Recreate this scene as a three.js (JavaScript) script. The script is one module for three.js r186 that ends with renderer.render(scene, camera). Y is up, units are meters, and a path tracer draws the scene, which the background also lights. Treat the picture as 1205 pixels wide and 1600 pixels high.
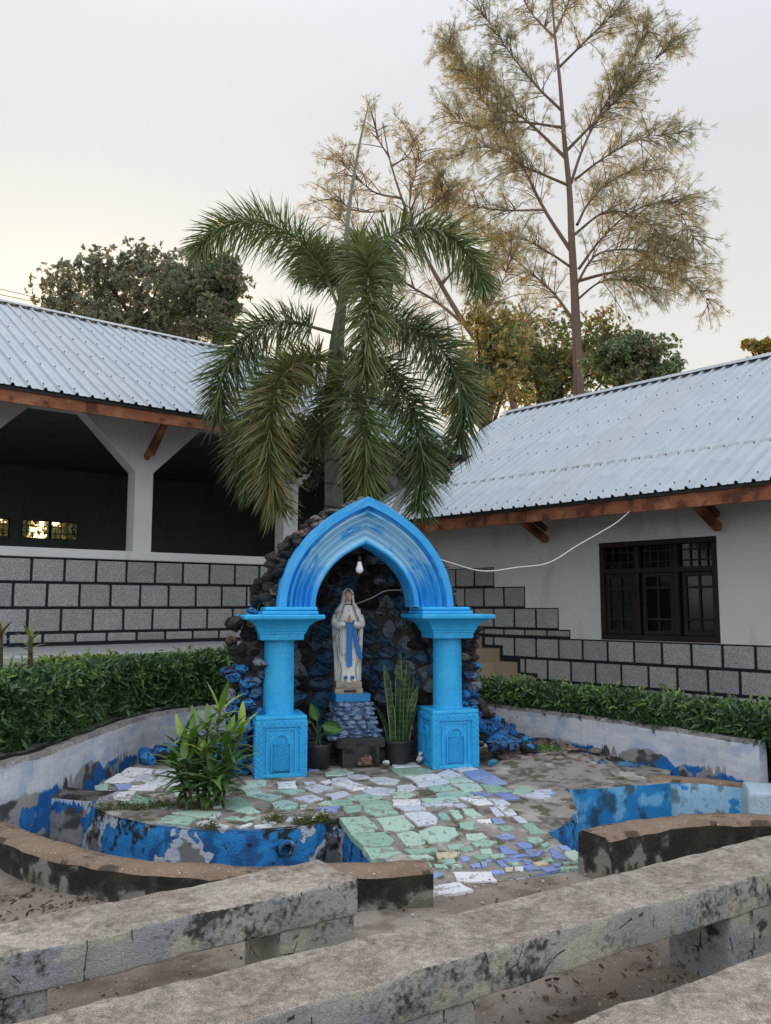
import * as THREE from 'three';
import { mergeGeometries, mergeVertices, toCreasedNormals } from 'three/addons/utils/BufferGeometryUtils.js';
import { TessellateModifier } from 'three/addons/modifiers/TessellateModifier.js';
import { TextGeometry } from 'three/addons/geometries/TextGeometry.js';
import { FontLoader } from 'three/addons/loaders/FontLoader.js';

// ---------------------------------------------------------------- camera, sky, sun, exposure
const scene = new THREE.Scene();
const FOCAL = 1320, EYE = 1.6, TILT = Math.atan(147 / FOCAL);           // focal length in pixels of the 1205 x 1600 photograph
const camera = new THREE.PerspectiveCamera(2 * Math.atan(800 / FOCAL) * 180 / Math.PI, 771 / 1024, 0.1, 600);
camera.position.set(0, EYE, 0);
camera.rotation.x = TILT;
const renderer = new THREE.WebGLRenderer({ antialias: true });
renderer.toneMapping = THREE.LinearToneMapping;
renderer.toneMappingExposure = 1.78;
renderer.shadowMap.enabled = true;

const SUN_AZ = -0.34, SUN_EL = 0.12;                                   // behind the hall, left of the view axis, low
const sunDir = new THREE.Vector3(Math.sin(SUN_AZ) * Math.cos(SUN_EL), Math.sin(SUN_EL), -Math.cos(SUN_AZ) * Math.cos(SUN_EL));
{
  const W = 1024, H = 512, data = new Float32Array(W * H * 4);
  const mix = (a, b, t) => a + (b - a) * t, ss = (a, b, x) => { const t = Math.min(1, Math.max(0, (x - a) / (b - a))); return t * t * (3 - 2 * t); };
  for (let r = 0; r < H; r++) {
    const up = ((r + 0.5) / H - 0.5) * Math.PI, y = Math.sin(up);
    for (let c = 0; c < W; c++) {
      const az = ((c + 0.5) / W - 0.5) * 2 * Math.PI, x = Math.cos(az) * Math.cos(up), z = Math.sin(az) * Math.cos(up);
      const cs = x * sunDir.x + y * sunDir.y + z * sunDir.z, g = Math.acos(Math.min(1, Math.max(-1, cs)));
      const h = ss(-0.02, 0.62, y);
      const zen = mix(1, 1.75, ss(0.45, 1.0, y)), col = [mix(0.53, 0.402, h) * zen, mix(0.502, 0.411, h) * zen, mix(0.452, 0.44, h) * zen];
      const back = ss(0.55, -0.8, cs);                                     // away from the sun the dome turns bluer
      col[0] = mix(col[0], 0.66 * mix(1, zen, 0.7), back); col[1] = mix(col[1], 0.70 * mix(1, zen, 0.7), back); col[2] = mix(col[2], 0.765 * mix(1, zen, 0.7), back);
      const a1 = Math.exp(-g * g / 0.16), a2 = Math.exp(-g * g / 0.02);
      col[0] += 0.15 * a1 + 1.9 * a2; col[1] += 0.125 * a1 + 1.2 * a2; col[2] += 0.045 * a1 + 0.5 * a2;
      const dn = ss(0.0, -0.12, y);
      for (let k = 0; k < 3; k++) data[(r * W + c) * 4 + k] = mix(col[k], [0.16, 0.14, 0.12][k], dn);
      data[(r * W + c) * 4 + 3] = 1;
    }
  }
  const t = new THREE.DataTexture(data, W, H, THREE.RGBAFormat, THREE.FloatType);
  t.mapping = THREE.EquirectangularReflectionMapping; t.magFilter = THREE.LinearFilter; t.minFilter = THREE.LinearFilter; t.needsUpdate = true;
  scene.background = t; scene.environment = t;
}
const sun = new THREE.DirectionalLight(0xffc88a, 3.8);
sun.position.copy(sunDir).multiplyScalar(120); sun.target.position.set(0, 0, 0);
sun.castShadow = true; sun.shadow.radius = 4; sun.shadow.mapSize.set(2048, 2048);
Object.assign(sun.shadow.camera, { left: -40, right: 40, top: 40, bottom: -40, near: 1, far: 260 });
scene.add(sun, sun.target);

// ---------------------------------------------------------------- helpers
const V3 = THREE.Vector3, V2 = THREE.Vector2, PI = Math.PI;
const v = (x, y, z) => new V3(x, y, z);
function RNG(seed) { let a = seed >>> 0; return () => { a = (a + 0x6D2B79F5) | 0; let t = Math.imul(a ^ (a >>> 15), 1 | a); t = (t + Math.imul(t ^ (t >>> 7), 61 | t)) ^ t; return ((t ^ (t >>> 14)) >>> 0) / 4294967296; }; }
let rnd = RNG(7);
const rr = (a, b) => a + (b - a) * rnd(), lerp = (a, b, t) => a + (b - a) * t, clamp = (x, a = 0, b = 1) => Math.min(b, Math.max(a, x));
const sstep = (a, b, x) => { const t = clamp((x - a) / (b - a)); return t * t * (3 - 2 * t); };
const hash = (x, y, z) => { let h = Math.imul(x, 374761393) ^ Math.imul(y, 668265263) ^ Math.imul(z, 2147483647 ^ 0x1234567); h = Math.imul(h ^ (h >>> 13), 1274126177); h ^= h >>> 16; h = Math.imul(h, 2246822519); return ((h ^ (h >>> 13)) >>> 0) / 4294967296; };
function vn2(x, y, p, s) {                                                // periodic value noise
  const xi = Math.floor(x), yi = Math.floor(y); let fx = x - xi, fy = y - yi; fx = fx * fx * (3 - 2 * fx); fy = fy * fy * (3 - 2 * fy);
  const m = (a) => ((a % p) + p) % p, x0 = m(xi), x1 = m(xi + 1), y0 = m(yi), y1 = m(yi + 1);
  return lerp(lerp(hash(x0, y0, s), hash(x1, y0, s), fx), lerp(hash(x0, y1, s), hash(x1, y1, s), fx), fy);
}
function fbm2(u, w, f, o, s) { let a = 0.5, t = 0, n = 0; for (let i = 0; i < o; i++) { t += a * vn2(u * f, w * f, f, s + i * 17); n += a; a *= 0.5; f *= 2; } return t / n; }
function vn3(x, y, z, s = 0) {
  const xi = Math.floor(x), yi = Math.floor(y), zi = Math.floor(z); let a = x - xi, b = y - yi, c = z - zi; a = a * a * (3 - 2 * a); b = b * b * (3 - 2 * b); c = c * c * (3 - 2 * c);
  const h = (i, j, k) => hash(xi + i, yi + j, (zi + k) * 31 + s * 7919);
  return lerp(lerp(lerp(h(0, 0, 0), h(1, 0, 0), a), lerp(h(0, 1, 0), h(1, 1, 0), a), b), lerp(lerp(h(0, 0, 1), h(1, 0, 1), a), lerp(h(0, 1, 1), h(1, 1, 1), a), b), c);
}
const fb3 = (x, y, z, s = 0) => (vn3(x, y, z, s) + 0.5 * vn3(x * 2, y * 2, z * 2, s + 3) + 0.25 * vn3(x * 4, y * 4, z * 4, s + 5)) / 1.75 - 0.5;

function ray(px, py) {                                                    // photograph pixel -> direction in the world
  const a = (px - 602.5) / FOCAL, b = (800 - py) / FOCAL, c = Math.cos(TILT), s = Math.sin(TILT);
  return v(a, b * c + s, -(c - b * s));
}
const at = (px, py, h = 0) => { const r = ray(px, py), t = (h - EYE) / r.y; return v(r.x * t, h, r.z * t); };          // a point on the level y = h
const atZ = (px, py, z) => { const r = ray(px, py), t = z / r.z; return v(r.x * t, EYE + r.y * t, z); };                // a point at a given depth

const used = new Map();
function numbered(name) { const n = used.get(name) ?? 0; used.set(name, n + 1); return n ? name + '_' + String(n).padStart(3, '0') : name; }
function shade(o) { o.traverse((m) => { if (m.isMesh) { m.castShadow = true; m.receiveShadow = true; } }); return o; }
function tag(o, label, category, group) { o.userData.label = label; if (category) o.userData.category = category; if (group) o.userData.group = group; return o; }
function thing(name, label, category, pos = [0, 0, 0], turn = 0, group) {
  const o = new THREE.Group(); o.name = numbered(name); scene.add(o); o.position.set(...pos); o.rotation.y = turn; return tag(o, label, category, group);
}
function part(parent, name, geo, m) { const o = new THREE.Mesh(geo, m); o.name = parent === scene ? numbered(name) : name; o.castShadow = o.receiveShadow = true; parent.add(o); return o; }
function structure(name, geo, m) { const o = part(scene, name, geo, m); o.userData.kind = 'structure'; return o; }
const stuff = (o) => { o.userData.kind = 'stuff'; return o; };
function merge(list) {
  const l = list.map((g) => { const n = g.index ? g.toNonIndexed() : g; for (const k of Object.keys(n.attributes)) if (!['position', 'normal', 'uv'].includes(k)) n.deleteAttribute(k); if (!n.attributes.normal) n.computeVertexNormals(); if (!n.attributes.uv) n.setAttribute('uv', new THREE.BufferAttribute(new Float32Array(n.attributes.position.count * 2), 2)); return n; });
  return mergeGeometries(l, false);
}
function triUV(g, s = 1, off = 0) {                                        // uv in metres / s by the side each face looks to
  const n = g.index ? g.toNonIndexed() : g, p = n.attributes.position, uv = new Float32Array(p.count * 2), a = v(), b = v(), c = v();
  for (let i = 0; i < p.count; i += 3) {
    a.fromBufferAttribute(p, i); b.fromBufferAttribute(p, i + 1).sub(a); c.fromBufferAttribute(p, i + 2).sub(a); b.cross(c);
    const x = Math.abs(b.x), y = Math.abs(b.y), z = Math.abs(b.z);
    for (let k = 0; k < 3; k++) {
      a.fromBufferAttribute(p, i + k);
      const q = y >= x && y >= z ? [a.x, a.z] : x > z ? [a.z, a.y] : [a.x, a.y];
      uv[(i + k) * 2] = q[0] / s + off; uv[(i + k) * 2 + 1] = q[1] / s + off * 0.37;
    }
  }
  n.setAttribute('uv', new THREE.BufferAttribute(uv, 2)); return n;
}
function box(w, h, d, x = 0, y = 0, z = 0, s = 1) { return triUV(new THREE.BoxGeometry(w, h, d).translate(x, y, z), s); }
// box with chamfered edges; y from its base
function cbox(w, h, d, r = 0.008, x = 0, y = 0, z = 0, s = 1) {
  const m = (n) => [-n / 2, -n / 2 + r, n / 2 - r, n / 2];
  return triUV(shapedBox(m(w), m(h), m(d), r).translate(x, y, z), s);
}
function shapedBox(ax, ay, az, r, f) {
  const nx = ax.length - 1, ny = ay.length - 1, nz = az.length - 1;
  let g = new THREE.BoxGeometry(1, 1, 1, nx, ny, nz); g.deleteAttribute('normal'); g.deleteAttribute('uv'); g = mergeVertices(g, 1e-4);
  const p = g.attributes.position, hx = ax[nx], hy = ay[ny], hz = az[nz], q = v(), d = v();
  for (let i = 0; i < p.count; i++) {
    d.set(ax[Math.round((p.getX(i) + 0.5) * nx)], ay[Math.round((p.getY(i) + 0.5) * ny)], az[Math.round((p.getZ(i) + 0.5) * nz)]);
    q.set(clamp(d.x, -hx + r, hx - r), clamp(d.y, -hy + r, hy - r), clamp(d.z, -hz + r, hz - r)); d.sub(q);
    if (d.lengthSq() > 1e-12) d.normalize().multiplyScalar(r);
    d.add(q); if (f) f(d); p.setXYZ(i, d.x, d.y, d.z);
  }
  g.computeVertexNormals(); return g;
}
// worn, slightly uneven block of concrete
function roughBox(w, h, d, r, seg, amp, seed, s = 1) {
  const m = (n) => { const k = Math.max(1, Math.round((n - 2 * r) / seg)), a = [-n / 2, -n / 2 + r * 0.35]; for (let i = 0; i <= k; i++) a.push(-n / 2 + r + (n - 2 * r) * i / k); a.push(n / 2 - r * 0.35, n / 2); return a; };
  const g = shapedBox(m(w), m(h), m(d), r, (p) => {
    const e = 3.7, k = 13; p.x += amp * (fb3(p.x * e, p.y * e, p.z * e, seed) + 0.5 * fb3(p.x * k, p.y * k, p.z * k, seed + 1)); p.y += amp * (fb3(p.x * e, p.y * e, p.z * e, seed + 2) + 0.5 * fb3(p.x * k, p.y * k, p.z * k, seed + 3)); p.z += amp * (fb3(p.x * e, p.y * e, p.z * e, seed + 4) + 0.6 * fb3(p.x * k, p.y * k, p.z * k, seed + 5));
  });
  return triUV(g, s, seed * 0.173);
}
const bar = (a, b, r, n = 6, r2 = r) => { const d = b.clone().sub(a), g = new THREE.CylinderGeometry(r2, r, d.length(), n, 1); g.applyQuaternion(new THREE.Quaternion().setFromUnitVectors(v(0, 1, 0), d.clone().normalize())); return g.translate((a.x + b.x) / 2, (a.y + b.y) / 2, (a.z + b.z) / 2); };
function beam(a, b, w, h, s = 1) {                                         // square timber from a to b (h measured upwards)
  const d = b.clone().sub(a), L = d.length(), g = cbox(L, h, w, 0.006, 0, 0, 0, s); d.normalize();
  const z = v().crossVectors(d, v(0, 1, 0)).normalize(), y = v().crossVectors(z, d);
  return g.applyMatrix4(new THREE.Matrix4().makeBasis(d, y, z).setPosition(a.clone().add(b).multiplyScalar(0.5)));
}
// tube with a radius for every point
function taper(points, radii, seg = 12, sides = 7) {
  const c = new THREE.CatmullRomCurve3(points, false, 'centripetal'), g = new THREE.TubeGeometry(c, seg, 1, sides, false), p = g.attributes.position, P = v(), n = radii.length - 1;
  for (let i = 0; i <= seg; i++) {
    c.getPointAt(i / seg, P); const f = i / seg * n, k = Math.min(n - 1, Math.floor(f)), R = lerp(radii[k], radii[k + 1], f - k);
    for (let j = 0; j <= sides; j++) { const q = i * (sides + 1) + j; p.setXYZ(q, P.x + (p.getX(q) - P.x) * R, P.y + (p.getY(q) - P.y) * R, P.z + (p.getZ(q) - P.z) * R); }
  }
  g.computeVertexNormals(); return g;
}
function gridGeo(nu, nv, f, uvf) {                                         // surface from f(i/nu, j/nv) -> Vector3
  const pos = [], uv = [], idx = [];
  for (let i = 0; i <= nu; i++) for (let j = 0; j <= nv; j++) { const p = f(i / nu, j / nv, i, j); pos.push(p.x, p.y, p.z); const t = uvf ? uvf(i / nu, j / nv, p, i, j) : [i / nu, j / nv]; uv.push(t[0], t[1]); }
  for (let i = 0; i < nu; i++) for (let j = 0; j < nv; j++) { const a = i * (nv + 1) + j, b = a + nv + 1; idx.push(a, b, a + 1, b, b + 1, a + 1); }
  const g = new THREE.BufferGeometry(); g.setAttribute('position', new THREE.Float32BufferAttribute(pos, 3)); g.setAttribute('uv', new THREE.Float32BufferAttribute(uv, 2)); g.setIndex(idx); g.computeVertexNormals(); return g;
}
// wall along a path: a closed section of (offset to the left, height) corners
function pathWall(pts, section, step, amp, seed, topFrom, topTo, uvS = 1, closed = false) {
  const c = new THREE.CatmullRomCurve3(pts, closed, 'centripetal'), L = c.getLength(), n = Math.ceil(L / step), sec = [];
  for (let k = 0; k < section.length; k++) { const a = section[k], b = section[(k + 1) % section.length]; const m = Math.max(1, Math.round(Math.hypot(b[0] - a[0], b[1] - a[1]) / 0.07)); for (let i = 0; i < m; i++) sec.push([lerp(a[0], b[0], i / m), lerp(a[1], b[1], i / m), k]); }
  const rows = [], P = v(), T = v();
  for (let i = 0; i <= n; i++) {
    c.getPointAt(i / n, P); c.getTangentAt(i / n, T); const nx = T.z, nz = -T.x, l = Math.hypot(nx, nz) || 1, row = [];
    for (const [o, y] of sec) { const q = v(P.x + nx / l * o, P.y + y, P.z + nz / l * o); q.x += amp * fb3(q.x * 5, q.y * 5, q.z * 5, seed); q.z += amp * fb3(q.x * 5, q.y * 5, q.z * 5, seed + 1); q.y += amp * fb3(q.x * 6, q.y * 6, q.z * 6, seed + 2); row.push(q); }
    rows.push(row);
  }
  const make = (sel, cap) => {
    const pos = [], uv = [], m = sec.length, push = (q, a, b) => { pos.push(q.x, q.y, q.z); uv.push(a / uvS, b / uvS); };
    for (let i = 0; i < n; i++) for (let j = 0; j < m; j++) {
      if (!sel(sec[j][2])) continue; const k = (j + 1) % m, A = rows[i][j], B = rows[i + 1][j], C = rows[i + 1][k], D = rows[i][k], u0 = i / n * L, u1 = (i + 1) / n * L;
      const flat = Math.abs(sec[k][1] - sec[j][1]) < Math.abs(sec[k][0] - sec[j][0]), va = flat ? sec[j][0] : sec[j][1], vb = flat ? sec[k][0] : sec[k][1];
      push(A, u0, va); push(D, u0, vb); push(B, u1, va); push(B, u1, va); push(D, u0, vb); push(C, u1, vb);
    }
    if (cap) for (const e of [0, n]) { const r = rows[e], f = THREE.ShapeUtils.triangulateShape(sec.map((q) => new V2(q[0], q[1])), []); for (const t of f) for (const k of e ? t : [t[2], t[1], t[0]]) push(r[k], sec[k][0] + 0.31, sec[k][1]); }
    let g = new THREE.BufferGeometry(); g.setAttribute('position', new THREE.Float32BufferAttribute(pos, 3)); g.setAttribute('uv', new THREE.Float32BufferAttribute(uv, 2)); return toCreasedNormals(g, 0.9);
  };
  return { face: make((k) => k < topFrom || k >= topTo, true), top: make((k) => k >= topFrom && k < topTo, false), length: L, curve: c };
}
const tess = new TessellateModifier(0.13, 7);
function sheet(outline, y, holes = []) {                                   // flat polygon in the ground plane, uv = metres
  const g = new THREE.ShapeGeometry((() => { const s = new THREE.Shape(outline.map((p) => new V2(p[0], -p[1]))); for (const h of holes) s.holes.push(new THREE.Path(h.map((p) => new V2(p[0], -p[1])))); return s; })());
  g.rotateX(-PI / 2); g.translate(0, y, 0); return triUV(g, 1);
}
// ---------------------------------------------------------------- textures and materials
function tex(n, f, srgb = true, m = n) {
  const d = new Uint8Array(n * m * 4);
  for (let j = 0; j < m; j++) for (let i = 0; i < n; i++) { const c = f(i / n, j / m, i, j), k = (j * n + i) * 4; if (typeof c === 'number') d[k] = d[k + 1] = d[k + 2] = 255 * clamp(c); else { d[k] = 255 * clamp(c[0]); d[k + 1] = 255 * clamp(c[1]); d[k + 2] = 255 * clamp(c[2]); } d[k + 3] = 255; }
  const t = new THREE.DataTexture(d, n, m, THREE.RGBAFormat); t.wrapS = t.wrapT = THREE.RepeatWrapping; t.magFilter = THREE.LinearFilter; t.minFilter = THREE.LinearMipmapLinearFilter; t.generateMipmaps = true; if (srgb) t.colorSpace = THREE.SRGBColorSpace; t.needsUpdate = true; return t;
}
const rep = (t, a, b = a) => { const c = t.clone(); c.repeat.set(a, b); c.needsUpdate = true; return c; };
const mixc = (a, b, t) => [lerp(a[0], b[0], t), lerp(a[1], b[1], t), lerp(a[2], b[2], t)];
const sc = (a, k) => [a[0] * k, a[1] * k, a[2] * k];
const std = (o) => new THREE.MeshStandardMaterial({ roughness: 0.9, metalness: 0, ...o });
const lin = (r, g, b) => new THREE.Color().setRGB(r, g, b);
const grain = (i, j, s) => hash(i, j, s) - 0.5;

// fine grit used as relief by most mineral surfaces (1 tile = 1 m)
const gritBump = tex(512, (u, w, i, j) => 0.35 * fbm2(u, w, 6, 3, 1) + 0.4 * fbm2(u, w, 60, 2, 5) + 0.25 * hash(i >> 1, j >> 1, 9), false);
// washed concrete of the seats, 1 tile = 1 m
const seatMap = tex(1024, (u, w, i, j) => {
  const p = fbm2(u, w, 3, 4, 11), q = fbm2(u, w, 14, 3, 21), a = grain(i, j, 3) * 0.12 + grain(i >> 1, j >> 1, 4) * 0.16 + grain(i >> 2, j >> 2, 5) * 0.16 + 0.22 * (fbm2(u, w, 50, 3, 35) - 0.5);
  let c = mixc([0.52, 0.495, 0.465], [0.76, 0.74, 0.71], p * 0.9 + q * 0.5 - 0.2); c = mixc(c, [0.36, 0.34, 0.31], sstep(0.58, 0.70, fbm2(u, w, 14, 6, 37)) * 0.32); c = mixc(c, [0.50, 0.44, 0.41], sstep(0.52, 0.8, fbm2(u, w, 7, 5, 31)) * 0.55);
  return [c[0] + a, c[1] + a, c[2] + a];
});
// sides of the seats: pale cement with black mould and cracks, 1 tile = 1.5 m
const cracks = (u, w, f, s) => { const x = u + 0.05 * (fbm2(u, w, 8, 3, s) - 0.5), y = w + 0.05 * (fbm2(u, w, 8, 3, s + 9) - 0.5); let b1 = 9, b2 = 9; const xi = Math.floor(x * f), yi = Math.floor(y * f); for (let a = -1; a < 2; a++) for (let b = -1; b < 2; b++) { const m = (k) => ((k % f) + f) % f, cx = xi + a + hash(m(xi + a), m(yi + b), s + 1), cy = yi + b + hash(m(xi + a), m(yi + b), s + 2), d = Math.hypot(x * f - cx, y * f - cy); if (d < b1) { b2 = b1; b1 = d; } else if (d < b2) b2 = d; } return b2 - b1; };
const sideMap = tex(1024, (u, w, i, j) => {
  const p = fbm2(u, w, 5, 4, 41), m = fbm2(u, w, 4, 5, 51), a = grain(i, j, 6) * 0.12 + grain(i >> 1, j >> 1, 7) * 0.1;
  let c = mixc([0.50, 0.495, 0.47], [0.70, 0.685, 0.64], p); c = mixc(c, [0.53, 0.55, 0.58], sstep(0.5, 0.7, fbm2(u, w, 6, 3, 61)) * 0.7);
  const mo = m * 0.45 + 0.3 * fbm2(u + 0.02 * p, w, 22, 6, 71) + 0.25 * fbm2(u, w, 90, 3, 73); c = mixc(c, [0.24, 0.24, 0.225], sstep(0.46, 0.62, mo) * 0.75); c = mixc(c, [0.10, 0.105, 0.10], sstep(0.55, 0.62, mo) * 0.45); c = mixc(c, [0.74, 0.70, 0.60], sstep(0.55, 0.62, fbm2(u, w, 12, 6, 77)) * 0.5);
  const k = cracks(u, w, 7, 81); if (k < 0.014 + 0.012 * fbm2(u, w, 30, 2, 92) && fbm2(u, w, 12, 3, 91) > 0.64) c = sc(c, 0.4);
  return [c[0] + a, c[1] + a, c[2] + a];
});
// mouldy kerb sides, 1 tile = 1.5 m
const kerbSideMap = tex(1024, (u, w, i, j) => {
  const m = fbm2(u, w, 5, 5, 111), a = grain(i, j, 8) * 0.1 + grain(i >> 1, j >> 1, 2) * 0.08; let c = mixc([0.10, 0.095, 0.085], [0.20, 0.18, 0.155], fbm2(u, w, 10, 3, 121));
  const kp = m * 0.55 + 0.45 * fbm2(u, w, 18, 6, 113); c = mixc(c, [0.33, 0.32, 0.29], sstep(0.47, 0.58, kp) * 0.7); c = mixc(c, [0.58, 0.56, 0.52], sstep(0.555, 0.62, kp) * 0.85); c = mixc(c, [0.25, 0.27, 0.16], sstep(0.6, 0.75, fbm2(u, w, 7, 3, 131)) * 0.4); return [c[0] + a, c[1] + a, c[2] + a];
});
const kerbTopMap = tex(512, (u, w, i, j) => { const p = fbm2(u, w, 6, 4, 141), a = grain(i, j, 8) * 0.13 + grain(i >> 1, j >> 1, 12) * 0.09; let c = mixc([0.42, 0.345, 0.28], [0.60, 0.52, 0.44], p); c = mixc(c, [0.20, 0.17, 0.14], sstep(0.56, 0.74, fbm2(u, w, 9, 4, 151)) * 0.7); if (hash(i >> 2, j >> 2, 77) > 0.993) c = [0.75, 0.72, 0.66]; return [c[0] + a, c[1] + a, c[2] + a]; });
// trodden earth and old cement, 1 tile = 3 m
const groundMap = tex(1536, (u, w, i, j) => {
  const p = fbm2(u, w, 4, 5, 161), q = fbm2(u, w, 22, 4, 171), a = grain(i, j, 13) * 0.12 + grain(i >> 1, j >> 1, 14) * 0.1;
  let c = mixc([0.43, 0.385, 0.34], [0.61, 0.565, 0.515], p * 0.7 + q * 0.4 - 0.05); c = mixc(c, [0.60, 0.57, 0.53], sstep(0.50, 0.72, fbm2(u, w, 5, 6, 181)) * 0.65); c = mixc(c, [0.31, 0.265, 0.225], sstep(0.54, 0.80, fbm2(u, w, 16, 6, 191)) * 0.6);
  const s = hash(i >> 2, j >> 2, 15); if (s > 0.996) c = [0.72, 0.68, 0.62]; else if (s < 0.004) c = [0.14, 0.11, 0.09]; return [c[0] + a, c[1] + a, c[2] + a];
});
const groundBump = tex(1024, (u, w, i, j) => 0.6 * fbm2(u, w, 8, 5, 161) + 0.3 * fbm2(u, w, 70, 3, 171) + 0.1 * hash(i, j, 5), false);
// cement bed between the tiles, 1 tile = 1.5 m
const bedMap = tex(1024, (u, w, i, j) => {
  const wu = u + 0.05 * (fbm2(u, w, 8, 4, 203) - 0.5), ww = w + 0.05 * (fbm2(u, w, 8, 4, 205) - 0.5), p = fbm2(wu, ww, 7, 6, 201), a = grain(i, j, 23) * 0.13 + grain(i >> 1, j >> 1, 24) * 0.1; let c = mixc([0.47, 0.445, 0.42], [0.65, 0.625, 0.595], p); c = mixc(c, [0.30, 0.27, 0.235], sstep(0.48, 0.74, fbm2(wu, ww, 16, 6, 211)) * 0.75); c = mixc(c, [0.74, 0.72, 0.68], sstep(0.58, 0.68, fbm2(wu, ww, 10, 6, 215)) * 0.6); c = mixc(c, [0.24, 0.25, 0.13], sstep(0.62, 0.72, fbm2(wu, ww, 14, 6, 221)) * 0.6); return [c[0] + a, c[1] + a, c[2] + a];
});
// painted garden wall: u 4 m round, v 1 m; pale lilac coat over old blue over stained cement
const gardenWallMap = tex(2048, (u, w, i, j) => {
  const y = w, dm = sstep(0.35, 0.6, fbm2(u, 0.7, 10, 3, 7)), drip = (0.10 * (vn2(u * 170, w * 2, 170, 5) - 0.5) + 0.07 * (vn2(u * 480, w * 3, 480, 6) - 0.5)) * dm, edge = 0.64 + 0.36 * (fbm2(u, 0.3, 5, 5, 231) - 0.5) + drip + 0.05 * (fbm2(u, w * 0.25, 40, 3, 17) - 0.5), a = grain(i, j, 25) * 0.04;
  let c = mixc([0.50, 0.50, 0.50], [0.64, 0.63, 0.62], fbm2(u, w, 20, 4, 241)); c = mixc(c, [0.20, 0.21, 0.22], sstep(0.46, 0.64, fbm2(u, w * 0.3, 26, 6, 251)) * 0.8);
  c = mixc(c, mixc([0.04, 0.28, 0.55], [0.14, 0.50, 0.78], fbm2(u, w * 0.2, 60, 4, 263)), sstep(0.545, 0.585, fbm2(u, w * 0.25, 18, 6, 261) + 0.10 * (vn2(u * 180, w * 4, 180, 7) - 0.5)));
  const coat = sstep(-0.012, 0.012, y - edge), st = vn2(u * 420, w * 3, 420, 8), wash = fbm2(u, w, 16, 4, 271); let k = mixc([0.66, 0.68, 0.73], [0.90, 0.90, 0.92], wash * 0.9 + 0.16 * st); k = mixc(k, [0.58, 0.67, 0.80], sstep(0.55, 0.7, fbm2(u, w * 0.3, 24, 5, 281)) * 0.5);
  const drops = sstep(0.55, 0.95, fbm2(u, w * 0.02, 90, 4, 9)) * sstep(0.45, 0.75, fbm2(u, w * 0.3, 30, 3, 291)); k = mixc(k, [0.46, 0.46, 0.48], drops * 0.8);
  c = mixc(c, k, coat); 
  return [c[0] + a, c[1] + a, c[2] + a];
}, true, 512);
// basin wall: strong blue flaking off pale plaster, mould along the lip, 2 m x 0.5 m
const basinMap = tex(1536, (u, w, i, j) => {
  const a = grain(i, j, 27) * 0.05; let c = mixc([0.06, 0.42, 0.70], [0.16, 0.57, 0.83], fbm2(u, w, 14, 4, 301)); c = mixc(c, [0.04, 0.22, 0.42], sstep(0.5, 0.7, fbm2(u, w * 0.25, 20, 5, 303)) * 0.6); const wu = u + 0.035 * (fbm2(u, w * 0.25, 16, 4, 307) - 0.5), wv = w * 0.25 + 0.035 * (fbm2(u, w * 0.25, 16, 4, 308) - 0.5), f = fbm2(wu, wv, 8, 7, 311), ed = 0.012 * (fbm2(u, w, 60, 2, 312) - 0.5);
  c = mixc(c, mixc([0.62, 0.66, 0.74], [0.80, 0.82, 0.86], fbm2(u, w, 30, 3, 321)), sstep(0.515, 0.522, f + ed + 0.10 * (0.5 - w))); c = mixc(c, [0.30, 0.34, 0.40], sstep(0.505, 0.513, f + ed + 0.10 * (0.5 - w)) * sstep(0.524, 0.516, f + ed + 0.10 * (0.5 - w)) * 0.8); c = mixc(c, [0.46, 0.46, 0.46], sstep(0.60, 0.64, f));
  c = mixc(c, [0.09, 0.095, 0.085], sstep(0.575, 0.72, fbm2(wu, w * 0.25, 48, 5, 331) * 0.6 + fbm2(u, w * 0.25, 10, 4, 337) * 0.4 + 0.22 * (w - 0.66)) * 0.9); return [c[0] + a, c[1] + a, c[2] + a];
}, true, 384);
const poolMap = tex(1024, (u, w, i, j) => {
  const a = grain(i, j, 28) * 0.05, st = vn2(u * 90, w * 5, 90, 3); let c = mixc([0.06, 0.40, 0.66], [0.16, 0.59, 0.82], fbm2(u, w, 10, 4, 341)); c = mixc(c, [0.50, 0.72, 0.86], sstep(0.50, 0.74, fbm2(u, w, 9, 6, 351) + 0.10 * (st - 0.5)) * 0.8); c = mixc(c, [0.10, 0.16, 0.20], sstep(0.50, 0.72, fbm2(u, w, 9, 6, 361)) * 0.6); return [c[0] + a, c[1] + a, c[2] + a];
});
// pebble-dash of the building blocks, 1 tile = 0.6 m
const dashMap = tex(768, (u, w, i, j) => { const k = cracks(u, w, 64, 371), t = hash(Math.floor(u * 64), Math.floor(w * 64), 372), d = fbm2(u, w, 90, 2, 373); let c = mixc([0.44, 0.445, 0.45], mixc([0.68, 0.685, 0.68], [0.95, 0.95, 0.94], t), sstep(0.02, 0.18, k)); c = mixc(c, [0.36, 0.36, 0.35], sstep(0.55, 0.8, d) * 0.45); return c; });
const dashBump = tex(768, (u, w) => sstep(0.0, 0.35, cracks(u, w, 64, 371)), false);
// limewashed walls, 1 tile = 2.5 m
const wallMap = tex(768, (u, w, i, j) => { const p = fbm2(u, w, 4, 5, 381), a = grain(i, j, 31) * 0.025; let c = mixc([0.78, 0.79, 0.78], [0.86, 0.865, 0.86], p); c = mixc(c, [0.66, 0.67, 0.66], sstep(0.6, 0.8, fbm2(u, w * 0.3, 9, 4, 391)) * 0.35); return [c[0] + a, c[1] + a, c[2] + a]; });
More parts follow.
